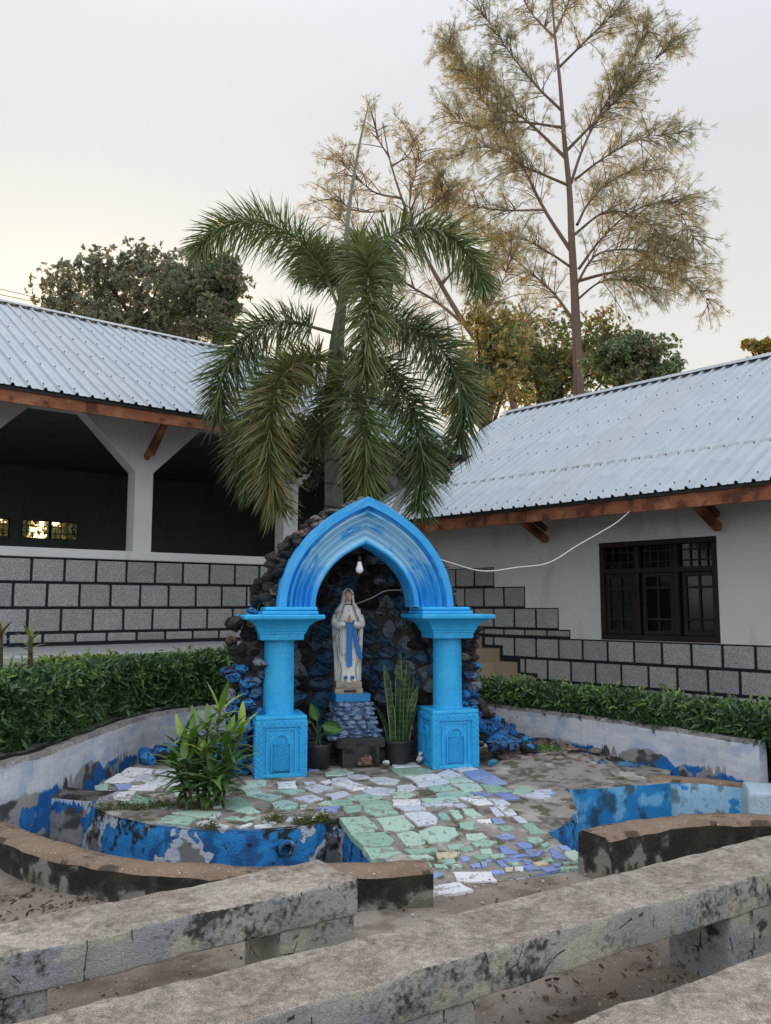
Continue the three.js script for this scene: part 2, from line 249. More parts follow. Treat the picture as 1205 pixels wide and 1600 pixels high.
// red-brown painted timber, scuffed, grain along u, 1 tile = 2 m
const timberMap = tex(1024, (u, w, i, j) => { const g = vn2(u * 12, w * 60, 60, 401) * 0.6 + vn2(u * 40, w * 160, 160, 402) * 0.4, p = fbm2(u, w, 6, 5, 411), a = grain(i, j, 33) * 0.04; let c = mixc([0.47, 0.27, 0.17], [0.68, 0.44, 0.30], g * 0.6 + p * 0.5 - 0.05); c = mixc(c, [0.70, 0.50, 0.36], sstep(0.55, 0.68, fbm2(u, w, 12, 4, 421)) * 0.6); c = mixc(c, [0.25, 0.12, 0.085], sstep(0.56, 0.7, fbm2(u, w, 10, 5, 431)) * 0.6); return [c[0] + a, c[1] + a, c[2] + a]; });
// zinc sheets, 1 tile = 2 m
const zincMap = tex(768, (u, w, i, j) => { const p = fbm2(u, w, 5, 5, 441), s = vn2(u * 140, w * 3, 140, 442), a = grain(i, j, 34) * 0.03; let c = mixc([0.70, 0.735, 0.76], [0.81, 0.835, 0.85], p * 0.8 + s * 0.25); c = mixc(c, [0.58, 0.60, 0.62], sstep(0.62, 0.85, fbm2(u, w, 12, 4, 451)) * 0.25); return [c[0] + a, c[1] + a, c[2] + a]; });
// shrine blue: u along, v across in metres; brushed gloss paint
const blueMap = tex(768, (u, w, i, j) => { const p = fbm2(u, w, 5, 5, 461), s = vn2(u * 18, w * 120, 120, 462), a = grain(i, j, 35) * 0.025; let c = mixc([0.11, 0.61, 0.85], [0.24, 0.74, 0.93], p * 0.7 + s * 0.4); c = mixc(c, [0.10, 0.50, 0.74], sstep(0.6, 0.85, fbm2(u, w, 20, 5, 471)) * 0.3); c = mixc(c, [0.34, 0.42, 0.44], sstep(0.76, 0.80, fbm2(u, w, 26, 5, 473)) * 0.5); return [c[0] + a, c[1] + a, c[2] + a]; });
// the arch: u runs springer to springer, v across; chalky worn paint near the crown with runs of pale wash
const archMap = tex(1536, (u, w, i, j) => {
  const a = grain(i, j, 36) * 0.03, s = vn2(u * 30, w * 46, 46, 481), p = fbm2(u, w, 6, 4, 491); let c = mixc([0.12, 0.57, 0.87], [0.28, 0.72, 0.95], p * 0.6 + s * 0.6);
  const d = Math.abs(u - 0.5), run = vn2(u * 9, w * 70, 70, 482), worn = sstep(0.40, 0.26, d + 0.20 * (fbm2(u, w, 8, 4, 511) - 0.5) + 0.10 * (run - 0.5)) * sstep(0.2, 0.30, w) * sstep(0.97, 0.86, w);
  c = mixc(c, [0.70, 0.87, 0.95], worn * sstep(0.34, 0.56, fbm2(u, w * 0.5, 14, 5, 501) + 0.30 * (vn2(u * 44, w * 90, 90, 484) - 0.5) + 0.1) * 0.95);
  if (d < 0.38 && d > 0.2 && vn2(u * 6, w * 90, 90, 483) > 0.83) c = mixc(c, [0.66, 0.84, 0.95], 0.7); 
  const lip = sstep(0.22, 0.06, d) * sstep(0.2, 0.1, w) * sstep(0.5, 0.62, fbm2(u, w, 20, 4, 521)); c = mixc(c, [0.52, 0.74, 0.86], lip * 0.7); return [c[0] + a, c[1] + a, c[2] + a];
}, true, 512);
const stoneMap = (base, hi, seed, spot, k) => tex(256, (u, w, i, j) => { const a = grain(i, j, seed) * 0.1; let c = mixc(base, hi, fbm2(u, w, 5, 4, seed)); c = mixc(c, spot, sstep(0.53, 0.62, fbm2(u, w, 7, 4, seed + 5)) * k); return [c[0] + a, c[1] + a, c[2] + a]; });
const barkMap = tex(512, (u, w, i, j) => { const r = vn2(u * 10, w * 70, 70, 541), a = grain(i, j, 37) * 0.08; let c = mixc([0.30, 0.285, 0.27], [0.50, 0.485, 0.46], r * 0.6 + fbm2(u, w, 6, 4, 551) * 0.5); if (Math.abs((w * 14) % 1 - 0.5) < 0.06) c = sc(c, 0.62); return [c[0] + a, c[1] + a, c[2] + a]; });

const M = {
  seat: std({ map: seatMap, color: lin(0.93, 0.88, 0.82), bumpMap: rep(gritBump, 2.2), bumpScale: 0.006, roughness: 0.95 }),
  seatSide: std({ map: rep(sideMap, 0.667), bumpMap: rep(gritBump, 1.3), bumpScale: 0.008, roughness: 0.95 }),
  kerbSide: std({ map: rep(kerbSideMap, 0.667), bumpMap: rep(gritBump, 1.3), bumpScale: 0.012, roughness: 0.95 }),
  kerbTop: std({ map: kerbTopMap, bumpMap: gritBump, bumpScale: 0.01, roughness: 0.95 }),
  ground: std({ map: rep(groundMap, 1 / 3), bumpMap: rep(groundBump, 1 / 3), bumpScale: 0.035, roughness: 0.97 }),
  soil: std({ map: rep(groundMap, 1 / 3), color: lin(0.45, 0.4, 0.36), roughness: 1 }),
  bed: std({ map: rep(bedMap, 0.667), bumpMap: rep(gritBump, 1.5), bumpScale: 0.012, roughness: 0.95 }),
  garden: std({ map: rep(gardenWallMap, 0.25, 1), bumpMap: rep(gritBump, 1), bumpScale: 0.006, roughness: 0.85 }),
  gardenTop: std({ map: seatMap, color: lin(0.85, 0.86, 0.95), bumpMap: gritBump, bumpScale: 0.012, roughness: 0.95 }),
  coping: std({ map: rep(kerbSideMap, 0.667), color: lin(0.55, 0.6, 0.7), bumpMap: gritBump, bumpScale: 0.02, roughness: 0.95 }),
  basin: std({ map: rep(basinMap, 0.5, 2), bumpMap: rep(gritBump, 1.5), bumpScale: 0.01, roughness: 0.75 }),
  pool: std({ map: rep(poolMap, 1), bumpMap: rep(gritBump, 1.5), bumpScale: 0.006, roughness: 0.8 }),
  dash: [0, 1, 2, 3].map((k) => std({ map: rep(dashMap, 1.667), color: [lin(0.98, 0.98, 0.97), lin(0.82, 0.84, 0.85), lin(1, 1, 1), lin(0.93, 0.90, 0.86)][k], bumpMap: rep(dashBump, 1.667), bumpScale: 0.006, roughness: 0.95 })),
  mortar: std({ color: lin(0.009, 0.011, 0.02), roughness: 0.85 }),
  white: std({ map: rep(wallMap, 0.4), bumpMap: rep(gritBump, 0.7), bumpScale: 0.003, roughness: 0.9 }),
  shadedInside: std({ map: rep(wallMap, 0.4), color: lin(0.36, 0.40, 0.40), roughness: 0.95 }),  // limewash darkened in its colour so the inside reads as unlit
  timber: std({ map: rep(timberMap, 0.5), color: lin(1.0, 1.0, 1.0), bumpMap: rep(timberMap, 0.5), bumpScale: 0.004, roughness: 0.75 }),
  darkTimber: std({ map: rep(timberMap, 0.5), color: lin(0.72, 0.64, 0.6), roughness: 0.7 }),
  frame: std({ map: rep(timberMap, 0.5), color: lin(0.035, 0.032, 0.032), roughness: 0.7 }),
  zinc: std({ map: rep(zincMap, 0.5), color: lin(0.86, 0.88, 0.9), metalness: 0.35, roughness: 0.42 }),
  zincDark: std({ color: lin(0.03, 0.032, 0.036), roughness: 0.6 }),
  terrace: std({ map: rep(wallMap, 0.5), color: lin(0.62, 0.62, 0.61), roughness: 0.35 }),
  step: std({ map: rep(wallMap, 0.5), color: lin(0.62, 0.47, 0.33), roughness: 0.5 }),
  blue: std({ map: rep(blueMap, 1.2), bumpMap: rep(gritBump, 1.2), bumpScale: 0.004, roughness: 0.55 }),
  arch: std({ map: archMap, bumpMap: rep(gritBump, 4, 1), bumpScale: 0.004, roughness: 0.6 }),
  bark: std({ map: barkMap, bumpMap: barkMap, bumpScale: 0.02, roughness: 0.95 }),
  casuHazeBark: std({ map: barkMap, color: lin(1.35, 1.08, 0.95), roughness: 0.95 }),  // bark colour lightened to stand in for haze and sun glow
  darkBark: std({ map: barkMap, color: lin(0.35, 0.3, 0.26), roughness: 0.95 }),
  black: std({ color: lin(0.012, 0.012, 0.013), roughness: 0.6 }),
  wire: std({ color: lin(0.62, 0.6, 0.52), roughness: 0.6 }),
  pot: std({ color: lin(0.02, 0.021, 0.023), roughness: 0.5 }),
};
const leafMat = (r, g, b, t = 0.35, rough = 0.55) => new THREE.MeshPhysicalMaterial({ color: lin(r, g, b), roughness: rough, transmission: t, thickness: 0, side: THREE.DoubleSide });
const stoneM = {
  blue: [0, 1, 2].map((k) => std({ map: stoneMap([[0.08, 0.36, 0.62], [0.10, 0.45, 0.74], [0.16, 0.32, 0.50]][k], [[0.18, 0.52, 0.78], [0.32, 0.64, 0.86], [0.30, 0.48, 0.68]][k], 600 + k * 11, [0.08, 0.08, 0.09], 0.85), bumpMap: rep(gritBump, 0.8), bumpScale: 0.012, roughness: 0.75 })),
  dark: [0, 1, 2].map((k) => std({ map: stoneMap([[0.13, 0.125, 0.13], [0.17, 0.16, 0.155], [0.10, 0.10, 0.11]][k], [[0.27, 0.25, 0.25], [0.34, 0.30, 0.28], [0.20, 0.20, 0.22]][k], 640 + k * 11, [0.40, 0.37, 0.35], 0.4), bumpMap: rep(gritBump, 0.8), bumpScale: 0.015, roughness: 0.92 })),
  cave: [0, 1, 2].map((k) => std({ map: stoneMap([[0.32, 0.42, 0.52], [0.45, 0.50, 0.55], [0.24, 0.40, 0.54]][k], [[0.48, 0.59, 0.69], [0.66, 0.68, 0.70], [0.36, 0.56, 0.72]][k], 680 + k * 11, [0.12, 0.14, 0.17], 0.6), bumpMap: rep(gritBump, 0.8), bumpScale: 0.012, roughness: 0.9 })),
  pale: [0, 1].map((k) => std({ map: stoneMap([[0.46, 0.40, 0.35], [0.50, 0.36, 0.31]][k], [[0.68, 0.62, 0.56], [0.66, 0.55, 0.48]][k], 720 + k * 11, [0.25, 0.22, 0.2], 0.7), bumpMap: rep(gritBump, 0.8), bumpScale: 0.015, roughness: 0.92 })),
  niche: [0, 1].map((k) => std({ map: stoneMap([[0.48, 0.57, 0.70], [0.38, 0.52, 0.68]][k], [[0.66, 0.75, 0.86], [0.56, 0.68, 0.82]][k], 760 + k * 11, [0.20, 0.27, 0.38], 0.6), bumpMap: rep(gritBump, 0.8), bumpScale: 0.008, roughness: 0.85 })),
};
// stone shapes shared by every heap and wall
const stoneGeo = [];
for (let k = 0; k < 10; k++) {
  let g = new THREE.IcosahedronGeometry(0.5, 1); g.deleteAttribute('normal'); g.deleteAttribute('uv'); g = mergeVertices(g, 1e-4); const p = g.attributes.position, d = v();
  const planes = []; rnd = RNG(900 + k); for (let i = 0; i < 9; i++) { const n = v(rr(-1, 1), rr(-1, 1), rr(-1, 1)).normalize(); planes.push([n, rr(0.20, 0.40)]); }
  for (let i = 0; i < p.count; i++) { d.fromBufferAttribute(p, i); for (const [n, o] of planes) { const t = d.dot(n) - o; if (t > 0) d.addScaledVector(n, -t * 0.97); } d.multiplyScalar(1 + 0.16 * fb3(d.x * 4 + k * 9, d.y * 4, d.z * 4, k)); p.setXYZ(i, d.x, d.y, d.z); }
  stoneGeo.push(triUV(toCreasedNormals(g, 0.42), 1, k * 0.21));
}
function stone(parent, name, m, x, y, z, sx, sy, sz, ry = rr(0, 6.3), tilt = 0.35) {
  const o = part(parent, name, stoneGeo[Math.floor(rnd() * stoneGeo.length)], m); o.position.set(x, y, z); o.rotation.set(rr(-tilt, tilt), ry, rr(-tilt, tilt)); o.scale.set(sx, sy, sz); return o;
}
const pick = (a) => a[Math.floor(rnd() * a.length)];
// ---------------------------------------------------------------- ground, terrace of broken tiles, garden walls
const kerbLeftPath = [[-3.3, -6.05], [-2.45, -5.55], [-1.95, -5.12], [-1.5, -4.86], [-0.83, -4.68], [-0.25, -4.72], [0.235, -4.78]].map((p) => v(p[0], 0, p[1]));
const kerbRightPath = [at(928, 1303, 0.27), at(985, 1291, 0.27), at(1050, 1281, 0.27), at(1110, 1278, 0.27), at(1205, 1279, 0.27), at(1320, 1284, 0.27)].map((p) => v(p.x, 0, p.z));
const wallPath = [[-3.4, -4.3], [-3.0, -5.3], [-2.74, -6.17], [-2.63, -6.67], [-2.6, -7.25], [-2.54, -8.16], [-2.4, -8.95], [-2.08, -9.45], [-1.3, -10.05], [-0.1, -10.4], [0.6, -10.35], [1.06, -10.05], [1.5, -9.45], [1.96, -8.87], [2.67, -7.86], [3.1, -7.12]].map((p) => v(p[0], 0, p[1]));
const outline = [[-2.33, -8.3], [-2.42, -7.4], [-2.36, -7.0], [-2.24, -6.56], [-1.95, -6.2], [-1.6, -5.96], [-1.29, -5.85], [-0.86, -5.8], [-0.5, -5.93], [-0.31, -6.14], [-0.1, -5.6], [0.2, -4.88], [0.7, -5.1], [1.24, -5.36], [1.12, -5.98], [1.3, -6.2], [1.42, -6.45], [1.5, -7.1], [2.38, -7.36], [2.62, -7.95], [2.3, -8.84], [1.3, -9.75], [0, -10.05], [-1.3, -9.7], [-2.05, -9.0]];
const rampFall = (x, z) => (x - 0.22) * -0.44 + (z + 4.86) * -0.898;
const plazaY = (x, z) => 0.012 + 0.108 * clamp(rampFall(x, z) / 1.3);
const onPlaza = (px, py) => { let p = at(px, py, 0.12); for (let i = 0; i < 4; i++) p = at(px, py, plazaY(p.x, p.z)); return p; };
const mix2 = (a, b, t) => [lerp(a[0], b[0], t), lerp(a[1], b[1], t)];
{
  const hole = [[-3.4, -6.1], [-2.48, -5.55], [-1.5, -4.88], [-0.83, -4.7], [0.1, -4.76], [0.5, -5.25], [1.1, -5.52], [1.4, -5.35], [1.95, -5.62], [2.5, -5.62], [3.2, -5.9], [3.7, -6.4], [3.12, -7.2], [2.7, -7.9], [2.0, -8.9], [1.1, -10.1], [0, -10.4], [-1.3, -10.1], [-2.1, -9.5], [-2.45, -9], [-2.6, -8.2], [-2.65, -7.2], [-2.7, -6.5], [-3.0, -6.3]];
  const far = [[-260, 40], [260, 40], [260, -320], [-260, -320]];
  structure('ground', sheet(far, 0, [hole.slice().reverse()]), M.ground);
  // the near ground has its own unevenness, a hand's breadth of crumbs and worn hollows
  const g = gridGeo(110, 90, (a, b) => { const x = -3.4 + a * 7.2, z = -1.2 - b * 4.6; return v(x, 0, z); });
  const p = g.attributes.position, keep = [], idx = g.index.array, inHole = (x, z) => { let c = false; for (let i = 0, j = hole.length - 1; i < hole.length; j = i++) { const A = hole[i], B = hole[j]; if ((A[1] > z) !== (B[1] > z) && x < (B[0] - A[0]) * (z - A[1]) / (B[1] - A[1]) + A[0]) c = !c; } return c; };
  for (let i = 0; i < p.count; i++) { const x = p.getX(i), z = p.getZ(i), e = Math.min(1, (x + 3.4) * 3, (3.8 - x) * 3, (-1.2 - z) * 3); p.setY(i, 0.008 + Math.max(0, e) * (0.012 + 0.03 * fb3(x * 1.7, 0, z * 1.7, 3) + 0.016 * fb3(x * 7, 0, z * 7, 4))); }
  for (let i = 0; i < idx.length; i += 3) { let ok = true; for (let k = 0; k < 3; k++) { const q = idx[i + k]; if (inHole(p.getX(q), p.getZ(q))) ok = false; } if (ok) keep.push(idx[i], idx[i + 1], idx[i + 2]); }
  g.setIndex(keep); g.computeVertexNormals(); structure('ground', triUV(g, 1), M.ground);
  structure('basin_floor', sheet([[-4, -4.4], [4.2, -4.4], [4.2, -11], [-4, -11]], -0.3), M.bed);
  // raised bed between the garden wall and the buildings
  const rim = new THREE.CatmullRomCurve3(wallPath, false, 'centripetal').getPoints(60).map((q) => [q.x, q.z]);
  structure('planting_bed', sheet([...rim, [3.75, -6.9], [8, -6.9], [14, -12], [14, -26], [-22, -26], [-22, -4.3]], 0.44), M.soil);
}
// terrace top and its painted edge
const plaza = new THREE.Group(); plaza.name = 'tiled_terrace'; plaza.userData.kind = 'structure'; scene.add(plaza);
{
  const g = tess.modify(triUV(sheet(outline, 0.12), 1)), p = g.attributes.position;
  for (let i = 0; i < p.count; i++) { const x = p.getX(i), z = p.getZ(i); p.setY(i, plazaY(x, z) + 0.016 * fb3(x * 4, 0, z * 4, 8) + 0.008 * fb3(x * 17, 0, z * 17, 9) - 0.003); }
  let q = g.clone(); q.deleteAttribute('normal'); q.deleteAttribute('uv'); q = mergeVertices(q, 1e-3); q.computeVertexNormals(); part(plaza, 'cement_bed', triUV(q, 1), M.bed);
  const c = [], seg = outline.map((a, i) => [a, outline[(i + 1) % outline.length]]);
  let run = 0; const cols = [];
  for (const [a, b] of seg) { const L = Math.hypot(b[0] - a[0], b[1] - a[1]), n = Math.max(1, Math.round(L / 0.05)); for (let k = 0; k < n; k++) { cols.push([...mix2(a, b, k / n), run + L * k / n]); } run += L; }
  cols.push([...outline[0], run]);
  const N = cols.length - 1, rows = 9;
  const w = gridGeo(N, rows, (s, t, i, j) => { const [x, z] = cols[i], top = plazaY(x, z) + 0.004 + 0.012 * fb3(x * 5, 0, z * 5, 8), y = lerp(top, -0.32, t), cx = x - 0.0, cz = z + 7.4, l = Math.hypot(cx, cz), o = (0.022 * fb3(x * 6, y * 6, z * 6, 12) + 0.012 * fb3(x * 18, y * 18, z * 18, 13)) - (j === 0 ? 0.012 : 0) + 0.05 * t; return v(x + cx / l * o, y, z + cz / l * o); }, (s, t, q, i, j) => [cols[i][2], (q.y + 0.35)]);
  const blue = w; part(plaza, 'painted_edge', blue, M.basin);
}
const glaze = (r, g, b, s) => std({ map: tex(256, (u, w, i, j) => { const a = grain(i, j, s) * 0.03; let c = sc([r, g, b], 0.93 + 0.1 * fbm2(u, w, 4, 4, s)); c = mixc(c, [0.50, 0.48, 0.44], sstep(0.64, 0.70, fbm2(u, w, 9, 5, s + 3)) * 0.6); c = mixc(c, [0.34, 0.31, 0.27], sstep(0.72, 0.75, fbm2(u, w, 30, 3, s + 5)) * 0.7); return [c[0] + a, c[1] + a, c[2] + a]; }), roughness: 0.38 });
const tileM = { g: [glaze(0.64, 0.77, 0.70, 801), glaze(0.58, 0.72, 0.645, 811), glaze(0.71, 0.81, 0.745, 821)], w: [glaze(0.84, 0.86, 0.89, 831), glaze(0.80, 0.82, 0.87, 841), glaze(0.92, 0.92, 0.93, 851)], b: [glaze(0.58, 0.65, 0.84, 861), glaze(0.50, 0.58, 0.79, 871)], y: [glaze(0.80, 0.76, 0.64, 881)] };
function tile(kind, poly, y0) {                                            // one broken tile, poly of [x, z]
  let cx = 0, cz = 0; for (const p of poly) { cx += p[0]; cz += p[1]; } cx /= poly.length; cz /= poly.length;
  poly = poly.map((p) => [cx + (p[0] - cx) * 1.12, cz + (p[1] - cz) * 1.12]);
  const ring = []; for (let i = 0; i < poly.length; i++) { const a = poly[i], b = poly[(i + 1) % poly.length], L = Math.hypot(a[0] - b[0], a[1] - b[1]); ring.push(a); if (L > 0.1) { const t = rr(0.35, 0.65), n = rr(-0.012, 0.012); ring.push([lerp(a[0], b[0], t) + (b[1] - a[1]) / L * n, lerp(a[1], b[1], t) - (b[0] - a[0]) / L * n]); } }
  let area = 0; ring.forEach((a, i) => { const b = ring[(i + 1) % ring.length]; area += a[0] * b[1] - b[0] * a[1]; }); if (area > 0) ring.reverse();
  const n = ring.length, pos = [], tl = [rr(-0.007, 0.007), rr(-0.007, 0.007)], Y = (p) => (y0 === undefined ? plazaY(p[0], p[1]) : y0) + 0.009 + tl[0] * (p[0] - cx) * 2 + tl[1] * (p[1] - cz) * 2;
  const inset = (p, d) => { const l = Math.hypot(p[0] - cx, p[1] - cz); const k = Math.max(0, 1 - d / l); return [cx + (p[0] - cx) * k, cz + (p[1] - cz) * k]; };
  const tri = (a, b, c) => pos.push(...a, ...b, ...c);
  for (let i = 0; i < n; i++) {
    const a = ring[i], b = ring[(i + 1) % n], A = inset(a, 0.004), B = inset(b, 0.004);
    const la = [a[0], Y(a) - 0.04, a[1]], lb = [b[0], Y(b) - 0.04, b[1]], ma = [a[0], Y(a) - 0.004, a[1]], mb = [b[0], Y(b) - 0.004, b[1]], ta = [A[0], Y(a), A[1]], tb = [B[0], Y(b), B[1]];
    tri(la, lb, mb); tri(la, mb, ma); tri(ma, mb, tb); tri(ma, tb, ta); tri(ta, tb, [cx, Y([cx, cz]), cz]);
  }
  const g = new THREE.BufferGeometry(); g.setAttribute('position', new THREE.Float32BufferAttribute(pos, 3)); g.computeVertexNormals(); part(plaza, 'tile', triUV(g, 0.45, rnd()), pick(tileM[kind]));
}
{
  rnd = RNG(33);
  const A = `g 0 70 60 70 95 85 40 97 0 97|w 75 97 150 97 170 108 110 118 75 105|w 170 112 240 108 310 122 290 137 215 135|g 285 68 400 60 465 78 420 92 320 95|w 285 45 380 38 405 55 300 62|w 345 100 470 92 500 108 390 125|w 400 130 500 112 545 130 490 148 410 148|w 490 95 545 70 600 98 530 108|w 570 68 640 58 680 68 600 80|b 620 82 700 70 755 98 650 108|b 660 115 760 102 818 135 740 140|g 520 112 600 102 655 125 560 132|g 450 152 530 142 580 162 480 170|g 570 142 670 135 705 165 620 172|g 700 140 780 148 840 172 730 175|w 0 115 60 110 85 125 20 138 0 135|w 20 140 80 128 175 155 90 165|w 145 172 210 155 290 165 270 185 190 187|w 305 150 370 142 400 158 360 172 310 168|w 0 185 50 175 75 185 20 205 0 210|g 270 185 330 175 385 190 350 207 290 202|g 75 200 160 190 235 200 200 213 90 212|g 495 185 600 175 655 190 620 203 500 207|b 650 182 700 178 740 190 690 197|b 760 185 820 180 875 205 800 212|g 860 160 890 152 945 165 910 188 850 182|w 950 165 1025 165 1030 185 945 182|w 880 192 940 180 1020 195 990 208|b 1025 172 1052 178 1048 188 1025 186|w 600 205 690 195 720 208 630 215|w 640 218 720 212 750 232 680 238|w 735 210 780 208 830 232 770 235|g 425 210 580 208 590 222 440 224|w 425 230 560 230 560 241 440 240|w 285 215 400 213 405 235 290 237|w 300 242 400 238 432 255 340 262|g 150 238 265 238 300 275 200 285 155 270|g 55 245 130 240 130 262 70 275|g 130 220 250 218 275 232 140 236|g 0 218 80 215 90 232 0 240|b 0 245 35 245 20 265 0 270|w 345 280 445 272 488 300 480 322 405 332|g 500 275 530 278 550 308 510 300|g 550 265 590 265 610 295 580 302|g 610 255 660 258 700 290 660 300 625 280|w 570 238 610 230 630 242 595 248|w 740 252 770 250 805 285 770 290|w 765 238 800 235 862 280 820 285|w 680 310 740 305 745 320 700 322|b 750 305 790 303 810 320 760 325|w 850 295 880 293 915 318 880 318|g 600 325 660 322 690 340 650 350 605 345|g 780 340 840 338 855 352 800 358|g 895 335 940 325 1000 370 930 372|g 40 300 150 295 205 345 190 358 90 370|g 215 305 330 292 378 340 350 352 250 355|g 95 378 240 370 285 405 260 425 155 433|g 305 378 370 365 420 385 425 420 350 430|g 415 365 480 342 570 348 585 375 540 405 460 412`;
  const B = `g 150 443 270 440 315 462 260 485 185 490|g 630 378 700 372 722 390 680 405 635 398|g 655 415 710 404 770 412 740 430 680 435|b 770 385 820 372 858 390 810 400|g 920 395 960 388 990 405 960 418 925 410|b 865 420 930 415 940 435 900 443|g 980 425 1010 412 1022 425 995 440|b 785 435 815 435 870 465 800 468|b 910 450 990 455 970 475 930 478|b 1020 445 1050 445 1075 470 1035 472|b 1060 432 1100 432 1122 450 1085 450|g 1095 460 1140 455 1168 478 1145 500 1110 485|b 1030 475 1090 478 1100 492 1050 490|g 540 430 600 420 620 435 590 447 550 442|g 345 450 480 445 488 458 380 468|g 360 478 440 473 470 487 380 490|y 490 465 570 458 595 470 560 485 500 487|g 695 450 740 447 750 465 705 468|g 660 475 720 470 740 487 690 492|g 740 475 795 470 815 482 760 490|b 810 480 900 472 925 480 860 487|b 600 485 640 483 645 500 610 500|b 770 502 800 502 830 528 790 525|b 700 510 725 506 725 525 705 530|b 800 493 860 490 890 500 830 508|g 985 500 1025 490 1040 503 1000 510|b 900 500 935 500 930 515 905 515|y 945 512 990 505 1012 516 970 525|g 1085 508 1150 503 1168 513 1100 518|b 900 528 935 520 975 540 920 545|b 980 535 1035 530 1062 545 1010 553|b 1040 515 1075 513 1070 525 1040 526|b 720 498 752 490 748 500 728 506|g 500 500 570 495 580 510 530 515|g 420 512 455 508 465 525 430 530|g 560 520 605 518 605 530 565 532|y 810 535 848 533 845 548 815 550|w 857 533 897 530 895 547 862 545|b 745 550 800 545 810 558 762 563|g 600 440 650 436 662 450 615 455|g 830 510 870 508 880 520 840 522|b 650 520 690 514 696 528 660 532|g 480 520 530 520 540 534 490 535`;
  const C = `w 225 62 325 68 290 86 190 82|w 165 92 280 90 210 132 108 128|w 302 72 332 72 322 88 292 86|w 342 72 432 70 428 83 340 84|w 250 98 338 96 300 123 238 120|w 360 96 428 92 438 104 352 109|w 312 113 438 109 400 135 298 135|w 237 146 378 140 330 167 218 165|w 395 132 468 123 468 143 396 143|b 152 142 223 138 218 158 168 162|g 58 148 128 133 113 165 62 168|g 67 176 128 170 123 190 72 195|w 147 180 243 176 210 216 148 204|g 197 230 260 197 405 240 378 252|w 432 181 468 179 473 199 437 195|g 392 156 438 151 448 170 402 172|g 767 126 858 121 853 147 782 150|g 737 150 788 149 838 178 772 188|w 917 131 998 126 1003 154 922 156|w 1042 131 1088 128 1093 138 1047 140|g 772 196 858 181 928 196 880 219|g 892 230 950 216 1008 235 990 254 902 250|g 907 170 978 161 1038 170 980 187|w 1047 156 1108 142 1170 156 1100 180|w 1118 126 1160 118 1170 128 1140 138|w 997 206 1080 191 1123 210 1062 224|w 1142 190 1180 184 1182 205|g 1107 235 1140 219 1180 220 1180 242|b 1108 251 1180 248 1180 262 1122 265|g 1022 240 1053 238 1048 252 1024 255|g 662 216 740 207 792 244 720 257 672 250|g 722 265 800 250 828 269 780 277|g 357 318 400 288 528 299 490 330|g 432 277 520 264 638 272 590 296 540 293|w 592 300 622 277 648 281 602 305|w 542 324 580 314 678 336 668 346|g 667 301 700 291 733 298 692 310|g 722 305 770 293 813 298 770 315|w 722 342 790 323 798 330 742 347|w 807 336 878 327 883 337 812 343|w 847 316 880 301 913 303 908 322|w 957 317 977 297 1088 297 1093 313|g 1117 291 1160 283 1163 302 1127 302|b 1062 51 1128 49 1138 64 1067 77|g 1142 86 1180 78 1185 96 1147 100|g 610 225 640 222 650 245 615 248`;
  const lay = (s, ox) => { for (const t of s.split('|')) { const w = t.split(' '), q = w.slice(1).map(Number), poly = []; for (let i = 0; i < q.length; i += 2) { const p = onPlaza(ox + q[i] / 3.0125, 1180 + q[i + 1] / 3.0125); poly.push([p.x, p.z]); } tile(w[0], poly); } };
  lay(A, 520); lay(B, 520); lay(C, 130);
  // three slabs along the foot of the ramp, standing off the ground
  for (const [k, s] of [['w', '578 552 740 550 762 585 600 590'], ['w', '440 620 590 598 648 632 480 655'], ['g', '1068 529 1163 523 1168 534 1082 540'], ['b', '430 545 480 540 515 560 480 575 440 568'], ['b', '430 582 455 578 465 598 432 610']]) { const q = s.split(' ').map(Number), poly = []; for (let i = 0; i < q.length; i += 2) { const p = at(520 + q[i] / 3.0125, 1180 + q[i + 1] / 3.0125, 0.03); poly.push([p.x, p.z]); } tile(k, poly, 0.022); }
}
// rough cement hump beside the shrine
{
  const c = v(1.62, 0, -8.2), g = gridGeo(40, 26, (a, b) => { const t = a * 2 * PI, r = b, x = c.x + Math.cos(t) * r * 0.8, z = c.z + Math.sin(t) * r * 0.8; return v(x, 0.10 + 0.085 * (1 - r * r) + (0.05 * fb3(x * 3.2, 0, z * 3.2, 21) + 0.03 * fb3(x * 11, 0, z * 11, 22)) * (1 - r * 0.6) - 0.03 * sstep(0.8, 1, r), z); });
  structure('cement_path', triUV(g, 1), M.bed);
}
